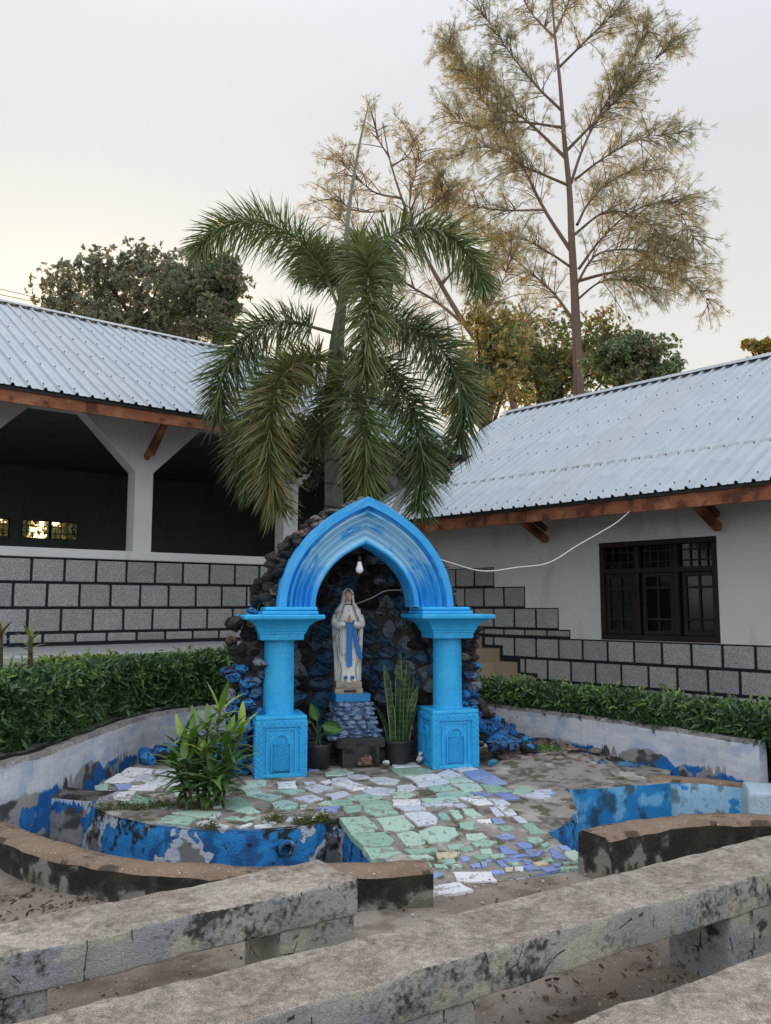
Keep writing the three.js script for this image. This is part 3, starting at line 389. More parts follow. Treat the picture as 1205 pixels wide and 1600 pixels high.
// kerbs
function kerb(path, h, w, name, label) {
  const t = thing(name, label, 'low wall', [0, 0, 0]), k = pathWall(path, [[w * 0.55, -0.34], [w * 0.5, h - 0.02], [w * 0.4, h], [-w * 0.4, h], [-w * 0.5, h - 0.02], [-w * 0.55, -0.34]], 0.05, 0.035, 40 + h * 100, 1, 4);
  part(t, 'wall_face', k.face, M.kerbSide); part(t, 'wall_top', k.top, M.kerbTop); return t;
}
kerb(kerbLeftPath, 0.2, 0.22, 'low_wall', 'low curved concrete wall black with mould, behind the short seat at left');
kerb(kerbRightPath, 0.27, 0.24, 'low_wall', 'low mouldy concrete wall at right with a rounded end beside the ramp');
{
  const t = thing('garden_wall', 'curved garden wall with peeling white over blue paint, holding the hedges', 'wall');
  const k = pathWall(wallPath, [[0.06, -0.4], [0.045, 0.46], [0.03, 0.5], [-0.03, 0.5], [-0.045, 0.46], [-0.06, -0.4]], 0.06, 0.022, 70, 1, 4);
  const f = k.face.attributes.uv; for (let i = 0; i < f.count; i++) f.setY(i, (f.getY(i) + 0.4) / 0.92);
  part(t, 'painted_face', k.face, M.garden); part(t, 'wall_top', k.top, M.gardenTop);
  const back = pathWall(wallPath.slice(0, 9).map((p, i, a) => { const q = a[Math.min(i + 1, a.length - 1)].clone().sub(a[Math.max(0, i - 1)]).normalize(); return v(p.x - q.z * -0.1, 0, p.z + q.x * -0.1); }), [[0.06, 0.42], [0.055, 0.51], [0.02, 0.53], [-0.06, 0.52], [-0.07, 0.42]], 0.05, 0.05, 75, 1, 3);
  part(t, 'coping', merge([back.face, back.top]), M.coping);
}
// short walls of the basin
{
  const t = thing('cross_wall', 'short stained wall bridging the basin at left, below the garden wall', 'wall');
  const a = at(18, 1240, 0.14), b = at(140, 1250, 0.14), g = pathWall([v(a.x - 0.3, 0, a.z - 0.18), v(a.x, 0, a.z - 0.14), v(b.x + 0.1, 0, b.z - 0.14)], [[0.16, -0.34], [0.15, 0.135], [0.12, 0.15], [-0.12, 0.15], [-0.15, 0.13], [-0.16, -0.34]], 0.06, 0.025, 81, 1, 4);
  const f = g.face.attributes.uv; for (let i = 0; i < f.count; i++) f.setY(i, (f.getY(i) + 0.4) / 1.0 + 0.12);
  part(t, 'wall_face', g.face, M.garden); part(t, 'wall_top', g.top, M.coping);
  const t2 = thing('basin_wall', 'low light blue wall of the basin at right with a bare cement top', 'wall');
  const g2 = pathWall([v(2.25, 0, -7.46), v(2.6, 0, -7.4), at(1172, 1225, 0.14).setY(0)], [[0.11, -0.34], [0.1, 0.125], [0.08, 0.14], [-0.08, 0.14], [-0.1, 0.12], [-0.11, -0.34]], 0.06, 0.02, 83, 1, 4);
  part(t2, 'wall_face', g2.face, std({ map: rep(tex(768, (u, w, i, j) => { const a = grain(i, j, 29) * 0.04, st = vn2(u * 60, w * 4, 60, 4); let c = mixc([0.50, 0.71, 0.85], [0.74, 0.86, 0.93], fbm2(u, w, 8, 5, 345) * 0.8 + 0.3 * st - 0.05); c = mixc(c, [0.36, 0.44, 0.48], sstep(0.55, 0.68, fbm2(u, w, 10, 6, 347)) * 0.7); c = mixc(c, [0.10, 0.50, 0.80], sstep(0.60, 0.66, fbm2(u, w, 7, 5, 349)) * 0.8); return [c[0] + a, c[1] + a, c[2] + a]; }), 1), bumpMap: rep(gritBump, 1.5), bumpScale: 0.006, roughness: 0.8 })); part(t2, 'wall_top', g2.top, M.kerbTop);
  const t3 = thing('wall_block', 'pale blue washed block at the right end of the basin wall', 'wall'), p = at(1172, 1290, 0.0), q = part(t3, 'block', roughBox(0.8, 0.55, 0.5, 0.04, 0.08, 0.04, 91, 1), std({ map: rep(wallMap, 1), color: lin(0.62, 0.78, 0.92), bumpMap: gritBump, bumpScale: 0.01, roughness: 0.85 })); q.position.set(p.x + 0.52, -0.07, p.z - 0.28); q.rotation.y = -0.3;
  // the straight blue face under the hump
  const s = thing('basin_wall', 'strong blue basin wall below the rough cement hump, right of the ramp', 'wall'), a2 = v(1.47, 0, -7.05), b2 = v(2.37, 0, -7.32), w2 = pathWall([a2, b2], [[0.05, -0.34], [0.045, 0.11], [0.03, 0.125], [-0.045, 0.125], [-0.06, -0.34]], 0.05, 0.02, 95, 1, 3);
  part(s, 'wall_face', w2.face, M.pool); part(s, 'wall_top', w2.top, M.bed);
}
// ---------------------------------------------------------------- buildings
function corrugated(w, len, pitch) {                                       // zinc sheet lying in x (width) / z (down the slope), ribs along z
  const xs = [], n = Math.round(w / pitch);
  for (let i = 0; i < n; i++) { const x = i * pitch; for (const [a, h] of [[0, 0], [0.30, 0], [0.34, 0.008], [0.38, 0.008], [0.42, 0], [0.72, 0], [0.79, 0.036], [0.91, 0.036]]) xs.push([x + a * pitch, h]); }
  xs.push([w, 0]);
  return gridGeo(xs.length - 1, 4, (s, t, i, j) => v(xs[i][0], xs[i][1] + (j % 2 ? 0.0008 : -0.0008), t * len), (s, t, p) => [p.x, p.z]);
}
const sheetVariants = [0, 1, 2].map((k) => std({ map: rep(zincMap, 0.5), color: [lin(0.86, 0.88, 0.9), lin(0.83, 0.86, 0.89), lin(0.85, 0.86, 0.86)][k], metalness: 0.35, roughness: 0.42 }));
// both slopes of a gable roof in local coordinates; eave at z = ze, ridge at zr
function roof(t, x0, x1, ze, ye, zr, yr, pitch, seed) {
  rnd = RNG(seed);
  const g = new THREE.Group(); g.name = 'roof'; t.add(g);
  const L = Math.hypot(ze - zr, yr - ye), a = Math.atan2(yr - ye, ze - zr), W = pitch * 4, n = Math.ceil((x1 - x0) / W), shared = toCreasedNormals(corrugated(W, L + 0.06, pitch), 0.35);
  const screws = [];
  for (let i = 0; i < n; i++) {
    const o = part(g, 'roof_sheet', shared, sheetVariants[Math.floor(rnd() * 3)]); o.position.set(x0 + i * W, yr + rr(-0.001, 0.001), zr); o.rotation.set(a, 0, 0);
    for (let k = 0; k < 4; k++) for (let r = 0; r < 6; r++) { if (rnd() < 0.12) continue; const s = 0.12 + r * (L - 0.2) / 5 + rr(-0.02, 0.02), q = new THREE.SphereGeometry(0.011, 6, 4); q.translate(x0 + i * W + (k + 0.85) * pitch, yr - Math.sin(a) * s + 0.045 * Math.cos(a), zr + Math.cos(a) * s + 0.045 * Math.sin(a)); screws.push(q); }
  }
  stuff(part(g, 'screws', merge(screws), M.zincDark));
  // dark strip as shade in the gap under the sheets, ridge cap, the far slope
  part(g, 'eave_gap_shade', box(n * W, 0.05, 0.05, x0 + n * W / 2, ye - 0.045, ze - 0.03), M.zincDark);
  const zb = 2 * zr - ze, cap = gridGeo(Math.ceil(n * W / 0.5), 4, (s, q) => { const z = (q - 0.5) * 0.34; return v(x0 + s * n * W, yr + 0.058 - Math.abs(z) * Math.tan(a) * 0.98 + 0.006 * fb3(s * 60, q * 3, 1, 5), zr + z); }, (s, q, p) => [p.x, p.z]);
  part(g, 'ridge_cap', toCreasedNormals(cap, 0.3), sheetVariants[1]);
  const lip = []; for (let i = 0; i < n * 4; i++) if (rnd() < 0.9) lip.push(box(pitch * 0.55, 0.028, 0.02, x0 + (i + 0.38) * pitch, yr - Math.tan(a) * 0.165 + 0.012, zr + 0.165)); stuff(part(g, 'ridge_gap_shade', merge(lip), M.zincDark));  // dark boxes put in as the shaded gaps under the cap
  const back = part(g, 'roof_sheet', gridGeo(2, 2, (s, q) => v(x0 + s * n * W, lerp(yr, ye, q), lerp(zr, zb, q)), (s, q, p) => [p.x, p.z]), M.zinc); back.position.y = -0.004;
  part(g, 'roof_lining', gridGeo(2, 4, (s, q) => { const z = lerp(ze - 0.05, zb + 0.05, q); return v(x0 + 0.02 + s * (n * W - 0.04), yr - 0.09 - Math.abs(z - zr) * Math.tan(a), z); }), M.darkTimber);
  return x0 + n * W;
}
// rows of dashed blocks standing proud of a dark joint coat
function blocks(parent, rows, pitch, offs, x0f, x1f, seed) {
  rnd = RNG(seed); const cache = new Map();
  rows.forEach(([y0, y1], r) => {
    const a = x0f(r), b = x1f(r); let x = Math.floor((a - offs[r]) / pitch) * pitch + offs[r];
    for (; x < b; x += pitch) {
      const l = Math.max(x, a) + 0.019, e = Math.min(x + pitch, b) - 0.019; if (e - l < 0.05) continue;
      const w = e - l, h = y1 - y0 - 0.04, key = w.toFixed(3) + h.toFixed(3);
      if (!cache.has(key)) cache.set(key, [0, 1, 2].map((k) => triUV(shapedBox([-w / 2, -w / 2 + 0.012, -w / 6, w / 6, w / 2 - 0.012, w / 2], [-h / 2, -h / 2 + 0.012, h / 2 - 0.012, h / 2], [-0.02, -0.008, 0.008, 0.02], 0.012, (p) => { p.x += 0.008 * fb3(p.x * 9, p.y * 9, k * 7, 3); p.y += 0.008 * fb3(p.x * 9, p.y * 9, k * 7, 4); }), 1, k * 0.37)));
      const o = part(parent, 'block', pick(cache.get(key)), pick(M.dash)); o.position.set((l + e) / 2, (y0 + y1) / 2, 0.004 + rr(-0.003, 0.003));
    }
  });
}
// ---- open hall at left
const hall = thing('assembly_hall', 'open sided white hall at left with dark interior, dashed block parapet and zinc roof', 'building', [-0.4564 * 11.28, 0, -11.28], 38.9 * PI / 180);
{
  const x0 = -5.2, x1 = 8.2, wall = new THREE.Group(); wall.name = 'wall'; hall.add(wall);
  part(wall, 'joint_coat', box(x1 - x0, 1.95, 0.2, (x0 + x1) / 2, 2.27 - 0.975, -0.1), M.mortar);
  blocks(wall, [[1.922, 2.262], [1.575, 1.922], [1.237, 1.575], [1.085, 1.237]], 0.445, [-0.037, 0.184, -0.06, 0.15], () => -2.6, () => 7.6, 71);
  part(hall, 'sill', cbox(x1 - x0, 0.13, 0.34, 0.012, (x0 + x1) / 2, 2.335, -0.13, 1), M.white);
  const Y = new THREE.Shape([[-0.135, 2.4], [0.135, 2.4], [0.135, 3.6], [0.95, 4.4], [-0.95, 4.4], [-0.135, 3.6]].map((p) => new V2(...p)));
  for (let k = -2; k < 3; k++) {
    const cx = 1.985 + 2.6 * k, c = part(hall, 'column', triUV(new THREE.ExtrudeGeometry(Y, { depth: 0.27, bevelEnabled: true, bevelSize: 0.006, bevelThickness: 0.006, bevelSegments: 1 }), 1), M.white); c.position.set(cx, 0, -0.3);
    const br = new THREE.Group(); br.name = 'eave_bracket'; hall.add(br); br.position.set(cx - 0.03, 0, 0);
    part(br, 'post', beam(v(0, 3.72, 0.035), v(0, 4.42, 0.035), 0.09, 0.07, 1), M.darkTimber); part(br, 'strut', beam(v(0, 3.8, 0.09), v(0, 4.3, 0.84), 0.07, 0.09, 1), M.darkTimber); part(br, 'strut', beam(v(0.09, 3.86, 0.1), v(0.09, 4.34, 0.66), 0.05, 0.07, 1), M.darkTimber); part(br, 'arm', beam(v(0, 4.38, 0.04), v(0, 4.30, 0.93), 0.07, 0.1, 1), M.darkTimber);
  }
  part(hall, 'lintel', cbox(x1 - x0, 0.42, 0.26, 0.008, (x0 + x1) / 2, 4.6, -0.17, 1), M.white);
  const xr = roof(hall, -5.6, 7.4, 1.02, 4.37, -3.5, 6.95, 0.2, 72);
  part(hall, 'fascia', merge([cbox(5.2, 0.19, 0.035, 0.006, -3.0, 4.235, 0.965, 1), cbox(4.0, 0.187, 0.034, 0.006, 1.605, 4.235, 0.963, 1), cbox(3.85, 0.19, 0.035, 0.006, 5.535, 4.235, 0.965, 1)]), M.timber);
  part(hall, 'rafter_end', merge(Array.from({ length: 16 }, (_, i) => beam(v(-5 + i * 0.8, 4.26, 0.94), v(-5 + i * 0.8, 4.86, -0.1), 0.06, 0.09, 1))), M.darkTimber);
  // inside: floor, back wall with grilled openings, end walls, ceiling
  part(hall, 'floor', box(x1 - x0, 0.1, 7, (x0 + x1) / 2, 1.0, -3.55, 1), M.shadedInside);
  const s = new THREE.Shape([new V2(x0, 0.4), new V2(x1, 0.4), new V2(x1, 4.62), new V2(x0, 4.62)]), wins = [-3.6, -2.2, -0.8, 0.74, 2.2];
  for (const wx of wins) s.holes.push(new THREE.Path([[wx, 3.06], [wx, 3.46], [wx + 1.22, 3.46], [wx + 1.22, 3.06]].map((p) => new V2(...p))));
  const bw = part(hall, 'back_wall', triUV(new THREE.ExtrudeGeometry(s, { depth: 0.15, bevelEnabled: false }), 1), M.shadedInside); bw.position.z = -7.15;
  for (const wx of wins) {
    const f = part(hall, 'window', merge([box(1.26, 0.05, 0.08, wx + 0.61, 3.05, -7.06), box(1.26, 0.05, 0.08, wx + 0.61, 3.47, -7.06), box(0.05, 0.38, 0.08, wx, 3.26, -7.061), box(0.05, 0.38, 0.08, wx + 1.22, 3.26, -7.061), box(0.06, 0.38, 0.09, wx + 0.61, 3.26, -7.063)]), M.frame), gr = [];
    for (let k = 1; k < 11; k++) if (k !== 5) gr.push(bar(v(wx + k * 0.122, 3.07, -7.06), v(wx + k * 0.122, 3.45, -7.06), 0.008, 5)); for (let k = 1; k < 3; k++) gr.push(bar(v(wx, 3.06 + k * 0.133, -7.05), v(wx + 1.22, 3.06 + k * 0.133, -7.05), 0.008, 5)); part(f, 'grille', merge(gr), M.black);
  }
  for (const x of [x0 + 0.08, x1 - 0.08]) part(hall, 'end_wall', box(0.15, 4.3, 6.9, x, 2.55, -3.55), M.shadedInside);
  part(hall, 'ceiling', box(x1 - x0, 0.04, 7.3, (x0 + x1) / 2, 4.64, -3.6), M.shadedInside);
  part(hall, 'gable', merge([x0 + 0.1, 7.2].map((x) => new THREE.ExtrudeGeometry(new THREE.Shape([new V2(-0.3, 4.6), new V2(7, 4.6), new V2(3.5, 6.75)]), { depth: 0.1, bevelEnabled: false }).rotateY(PI / 2).translate(x, 0, 0))), M.white);
  const te = part(hall, 'terrace_floor', roughBox(13.6, 0.62, 2.25, 0.02, 0.4, 0.012, 73, 1), M.terrace); te.position.set(1.3, 0.745, 1.12);
}
// ---- classroom block at right
const school = thing('school_building', 'white classroom block at right with dark casement window and zinc roof', 'building', [0.4564 * 10.2, 0, -10.2], -48.1 * PI / 180);
{
  const x0 = -7.0, x1 = 4.2, wall = new THREE.Group(); wall.name = 'wall'; school.add(wall);
  const s = new THREE.Shape([new V2(x0, 0), new V2(x1, 0), new V2(x1, 3.05), new V2(x0, 3.05)]); s.holes.push(new THREE.Path([[-2.42, 1.135], [-2.42, 2.49], [-0.68, 2.49], [-0.68, 1.135]].map((p) => new V2(...p))));
  const pw = part(wall, 'plaster', triUV(new THREE.ExtrudeGeometry(s, { depth: 0.16, bevelEnabled: false }), 1), M.white); pw.position.z = -0.164;
  // joint coat follows the stepped top of the block courses
  const j = new THREE.Shape([[x0, 0.1], [x1, 0.1], [x1, 1.128], [-2.95, 1.128], [-2.95, 1.256], [-3.15, 1.256], [-3.15, 1.572], [-3.77, 1.572], [-3.77, 1.9], [-4.385, 1.9], [-4.385, 2.215], [x0, 2.215]].map((p) => new V2(...p)));
  const jm = part(wall, 'joint_coat', triUV(new THREE.ExtrudeGeometry(j, { depth: 0.004, bevelEnabled: false }), 1), M.mortar); jm.position.z = -0.002;
  const right = [x1, x1, x1, -2.945, -3.14, -3.765, -4.38];
  blocks(wall, [[0.817, 1.128], [0.5, 0.817], [0.183, 0.5], [1.138, 1.256], [1.256, 1.575], [1.575, 1.903], [1.903, 2.222]], 0.416, [-2.737, -2.945, -2.737, -2.945, -3.145, -3.765, -4.38], () => -6.95, (r) => right[r], 75);
  // window: frame, three casements, transom lights with bars
  const w = new THREE.Group(); w.name = 'window'; school.add(w); const fr = [], X0 = -2.42, X1 = -0.68, Y0 = 1.138, Y1 = 2.488, bay = (X1 - X0) / 3;
  fr.push(cbox(X1 - X0, 0.075, 0.12, 0.006, (X0 + X1) / 2, Y0 + 0.037, -0.05, 1), cbox(X1 - X0, 0.07, 0.12, 0.006, (X0 + X1) / 2, Y1 - 0.035, -0.05, 1), cbox(0.07, Y1 - Y0 - 0.15, 0.118, 0.006, X0 + 0.035, (Y0 + Y1) / 2, -0.05, 1), cbox(0.07, Y1 - Y0 - 0.15, 0.118, 0.006, X1 - 0.035, (Y0 + Y1) / 2, -0.05, 1), cbox(X1 - X0 - 0.15, 0.07, 0.11, 0.006, (X0 + X1) / 2, 2.08, -0.052, 1));
  for (const k of [1, 2]) fr.push(cbox(0.065, Y1 - Y0 - 0.15, 0.105, 0.006, X0 + bay * k, (Y0 + Y1) / 2, -0.054, 1));
  part(w, 'frame', merge(fr), M.frame);
  for (let k = 0; k < 3; k++) {
    const a = X0 + bay * k + 0.075, b = X0 + bay * (k + 1) - 0.035, c = (a + b) / 2, cas = [], d = 0.055, zc = k === 1 ? -0.03 : -0.045;
    for (const x of [a + 0.03, b - 0.03]) cas.push(cbox(d, 0.82, 0.04, 0.004, x, 1.63, zc, 1)); for (const y of [1.245, 1.425, 1.845, 2.015]) cas.push(cbox(b - a - 0.11, y === 1.425 || y === 1.845 ? 0.03 : d, 0.038, 0.004, c, y, zc, 1));
    cas.push(cbox(0.025, 0.72, 0.036, 0.004, c, 1.63, zc, 1)); part(w, 'casement', merge(cas), M.frame);
    const lights = []; for (const f of [0.25, 0.5, 0.75]) lights.push(box(0.018, 0.3, 0.03, lerp(a, b, f), 2.27, -0.06)); for (const y of [2.2, 2.34]) lights.push(box(b - a, 0.018, 0.028, c, y, -0.06)); part(w, 'transom_bar', merge(lights), M.frame);
    const glass = new THREE.MeshPhysicalMaterial({ color: lin(0.1, 0.12, 0.17), roughness: 0.08, transmission: 1, thickness: 0 });
    part(w, 'pane', box(b - a, 0.78, 0.004, c, 1.63, zc - 0.01), glass); part(w, 'pane', box(b - a, 0.33, 0.004, c, 2.27, -0.07), glass);
  }
  part(w, 'curtain', gridGeo(40, 2, (u, q) => v(lerp(X0, X0 + 0.6, u), lerp(1.2, 1.95, q), -0.3 + 0.02 * Math.sin(u * 40))), std({ color: lin(0.03, 0.045, 0.09), side: THREE.DoubleSide }));
  part(w, 'paper_note', box(0.1, 0.07, 0.002, -0.98, 1.74, -0.07), std({ color: lin(0.3, 0.35, 0.38) }));
  part(school, 'room_wall', merge([box(2.6, 2.2, 0.05, -1.55, 1.8, -2.4), box(0.05, 2.2, 2.2, -2.9, 1.8, -1.3), box(0.05, 2.2, 2.2, -0.2, 1.8, -1.3), box(2.6, 0.05, 2.2, -1.55, 0.75, -1.3), box(2.6, 0.05, 2.2, -1.55, 2.9, -1.3)]), M.shadedInside);
  roof(school, -7.05, 4.6, 1.02, 3.0, -3.5, 5.7, 0.2, 76);
  part(school, 'fascia', merge([cbox(4.1, 0.2, 0.035, 0.006, -5.0, 2.86, 0.965, 1), cbox(4.4, 0.197, 0.034, 0.006, -0.745, 2.86, 0.963, 1), cbox(3.1, 0.2, 0.035, 0.006, 3.01, 2.86, 0.965, 1)]), M.timber);
  part(school, 'soffit', merge(Array.from({ length: 14 }, (_, i) => beam(v(-6.8 + i * 0.82, 2.9, 0.94), v(-6.8 + i * 0.82, 3.44, 0.0), 0.06, 0.09, 1))), M.darkTimber);
  part(school, 'top_wall', box(x1 - x0, 0.6, 0.12, (x0 + x1) / 2, 3.352, -0.075), M.white);
  for (const bx of [-3.28, -0.6, 2.0]) { const br = new THREE.Group(); br.name = 'eave_bracket'; school.add(br); br.position.x = bx; part(br, 'post', beam(v(0, 2.5, 0.04), v(0, 3.2, 0.04), 0.1, 0.08, 1), M.darkTimber); part(br, 'strut', beam(v(0, 2.58, 0.09), v(0, 2.92, 0.82), 0.09, 0.1, 1), M.darkTimber); part(br, 'strut', beam(v(0, 2.74, 0.09), v(0, 2.98, 0.6), 0.06, 0.08, 1), M.darkTimber); }
  part(school, 'gable', merge([new THREE.ExtrudeGeometry(new THREE.Shape([new V2(-0.2, 3.0), new V2(7.2, 3.0), new V2(3.5, 5.5)]), { depth: 0.1, bevelEnabled: false }).rotateY(PI / 2).translate(-6.95, 0, 0), box(0.15, 3, 6.8, -6.9, 1.5, -3.6), box(0.15, 3, 6.8, 4.1, 1.5, -3.6), box(11, 3, 0.15, -1.4, 1.5, -7.1)]), M.white);
}
{
  const st = thing('stairway', 'tan tiled steps with black skirting climbing to the terrace, beside the classroom wall', 'stairs', school.position.toArray(), school.rotation.y);
  const e = [[-3.59, 0.55], [-3.91, 0.75], [-4.255, 0.945], [-4.62, 1.12]];
  e.forEach(([x, y], i) => { const x2 = i < 3 ? e[i + 1][0] : -6.4; part(st, 'step', cbox(x - x2 + (i < 3 ? 0.02 : 0), y, 1.5, 0.008, (x + x2) / 2 - (i < 3 ? 0.01 : 0), y / 2, 0.78 + i * 0.004, 1), M.step); });
  const sk = []; e.forEach(([x, y], i) => { const y0 = i ? e[i - 1][1] : 0.4; const x2 = i < 3 ? e[i + 1][0] : -6.4; sk.push(box(0.05, y - y0 + 0.05, 0.008, x + 0.025, (y + y0) / 2 + 0.025, 0.03), box(x - x2 - 0.05, 0.05, 0.008, (x + x2) / 2 + 0.025, y + 0.025, 0.031)); });
  part(st, 'skirting', merge(sk), M.mortar);
}
// ---------------------------------------------------------------- the shrine
const GR = { pos: [-0.13, 0.12, -7.75], turn: 15 * PI / 180 };
const gW = (x, y, z) => v(x, y, z).applyAxisAngle(v(0, 1, 0), GR.turn).add(v(...GR.pos));
const grotto = thing('grotto_shrine', 'bright blue pointed arch on two columns before a rough stone cave', 'shrine', GR.pos, GR.turn);
function lattice(x0, x1, y0, y1, pitch, w, d, z) {                         // crossed diagonal ridges clipped to a rectangle
  const out = [];
  for (const s of [1, -1]) for (let c = -3; c < 3; c += pitch) {
    const pts = []; const add = (x, y) => { if (x >= x0 - 1e-6 && x <= x1 + 1e-6 && y >= y0 - 1e-6 && y <= y1 + 1e-6 && !pts.some((q) => Math.hypot(q[0] - x, q[1] - y) < 1e-4)) pts.push([x, y]); };
    add(x0, s * x0 + c); add(x1, s * x1 + c); add(s * (y0 - c), y0); add(s * (y1 - c), y1);
    if (pts.length < 2) continue; const [a, b] = pts, L = Math.hypot(a[0] - b[0], a[1] - b[1]); if (L < 0.015) continue;
    out.push(new THREE.BoxGeometry(L, w, d).rotateZ(Math.atan2(b[1] - a[1], b[0] - a[0])).translate((a[0] + b[0]) / 2, (a[1] + b[1]) / 2, z + (s > 0 ? 0.0008 : 0)));
  }
  return out;
}
function column(cx, label) {
  const c = new THREE.Group(); c.name = 'column'; grotto.add(c); c.position.set(cx, 0, -0.225);
  const W = 0.45, Hh = 0.525, ped = [];
  ped.push(roughBox(W - 0.03, Hh - 0.03, W - 0.03, 0.006, 0.2, 0.004, 101).translate(0, Hh / 2, 0));
  ped.push(cbox(W, 0.035, W, 0.008, 0, Hh - 0.0175, 0), cbox(W + 0.004, 0.03, W + 0.004, 0.006, 0, 0.012, 0));
  part(c, 'pedestal', triUV(merge(ped), 1), M.blue);
  for (let q = 0; q < 4; q++) {
    const fr = [], la = [], b = 0.062, z = W / 2;
    fr.push(box(b, Hh - 0.05, 0.018, -W / 2 + b / 2 + 0.001, Hh / 2 - 0.01, z - 0.009), box(b, Hh - 0.05, 0.018, W / 2 - b / 2 - 0.001, Hh / 2 - 0.01, z - 0.009), box(W - 2 * b, b, 0.0175, 0, Hh - 0.035 - b / 2, z - 0.009));
    fr.push(box(0.014, 0.40, 0.024, -0.125, 0.215, z - 0.012), box(0.014, 0.40, 0.024, 0.125, 0.215, z - 0.012), box(0.262, 0.012, 0.0142, 0, 0.408, z - 0.012), box(0.3, 0.02, 0.016, 0, 0.03, z - 0.011));
    // round-headed panel with shoulders and a raised rim
    const arch = (r, h) => { const s = new THREE.Shape(); s.moveTo(-r - 0.012, 0.05); s.lineTo(-r - 0.012, h); s.lineTo(-r + 0.012, h); s.lineTo(-r + 0.012, h + 0.02); s.absarc(0, h + 0.02, r - 0.012, PI, 0, true); s.lineTo(r - 0.012, h); s.lineTo(r + 0.012, h); s.lineTo(r + 0.012, 0.05); s.closePath(); return s; };
    const rim = arch(0.076, 0.29); rim.holes.push(new THREE.Path(arch(0.066, 0.285).getPoints(10))); fr.push(new THREE.ExtrudeGeometry(rim, { depth: 0.022, bevelEnabled: false, curveSegments: 10 }).translate(0, 0, z - 0.018));
    for (const s of [-1, 1]) fr.push(new THREE.SphereGeometry(0.01, 8, 6).scale(1, 1, 0.7).translate(s * 0.088, 0.36, z - 0.014));
    la.push(...lattice(-W / 2 + 0.008, -W / 2 + b - 0.004, 0.02, Hh - 0.04, 0.05, 0.008, 0.012, z + 0.001), ...lattice(W / 2 - b + 0.004, W / 2 - 0.008, 0.02, Hh - 0.04, 0.05, 0.008, 0.012, z + 0.001), ...lattice(-W / 2 + b, W / 2 - b, Hh - 0.035 - b + 0.004, Hh - 0.04, 0.05, 0.008, 0.0122, z + 0.0006));
    la.push(...lattice(-0.066, 0.066, 0.055, 0.3, 0.034, 0.006, 0.011, z - 0.011));
    const turn = (l) => triUV(merge(l).rotateY(q * PI / 2), 1); const pn = part(c, 'panel', turn(fr), M.blue); part(pn, 'lattice', turn(la), M.blue);
  }
  const prof = [[0.146, Hh], [0.146, Hh + 0.02], [0.139, Hh + 0.028], [0.138, 0.8], [0.1355, 1.15], [0.137, 1.185]].map((p) => new V2(...p));
  const sh = new THREE.LatheGeometry(prof, 28); const uv = sh.attributes.uv, sp = sh.attributes.position; for (let i = 0; i < uv.count; i++) uv.setXY(i, uv.getX(i) * 0.87, sp.getY(i)); part(c, 'shaft', sh, M.blue);
  // square capital: cavetto sweeping out to a slab
  const cap = [[0.19, 1.18], [0.195, 1.2], [0.196, 1.228], [0.206, 1.236], [0.206, 1.25], [0.215, 1.256], [0.222, 1.28], [0.24, 1.31], [0.27, 1.335], [0.31, 1.355], [0.335, 1.362], [0.345, 1.362], [0.355, 1.372], [0.356, 1.395], [0.348, 1.404], [0, 1.408]];
  const cg = [], pos = [], uvv = []; let acc = 0;
  for (let i = 0; i < cap.length - 1; i++) { const [r0, y0] = cap[i], [r1, y1] = cap[i + 1], l = Math.hypot(r1 - r0, y1 - y0); for (let q = 0; q < 4; q++) { const a = q * PI / 2, R = (x, z) => [x * Math.cos(a) + z * Math.sin(a), -x * Math.sin(a) + z * Math.cos(a)], P = (x, y, z) => { const t = R(x, z); return [t[0], y, t[1]]; }; const A = P(-r0, y0, r0), B = P(r0, y0, r0), C = P(r1, y1, r1), D = P(-r1, y1, r1); pos.push(...A, ...B, ...C, ...A, ...C, ...D); uvv.push(-r0, acc, r0, acc, r1, acc + l, -r0, acc, r1, acc + l, -r1, acc + l); } acc += l; }
  const g = new THREE.BufferGeometry(); g.setAttribute('position', new THREE.Float32BufferAttribute(pos, 3)); g.setAttribute('uv', new THREE.Float32BufferAttribute(uvv, 2)); g.computeVertexNormals(); part(c, 'capital', toCreasedNormals(g, 0.45), M.blue);
  part(c, 'arch_foot', merge([cbox(0.5, 0.03, 0.46, 0.008, cx < 0 ? 0.07 : -0.07, 1.421, 0.0), cbox(0.47, 0.035, 0.43, 0.012, cx < 0 ? 0.08 : -0.08, 1.455, 0.0)]), M.blue);
}
column(-0.805); column(0.805);
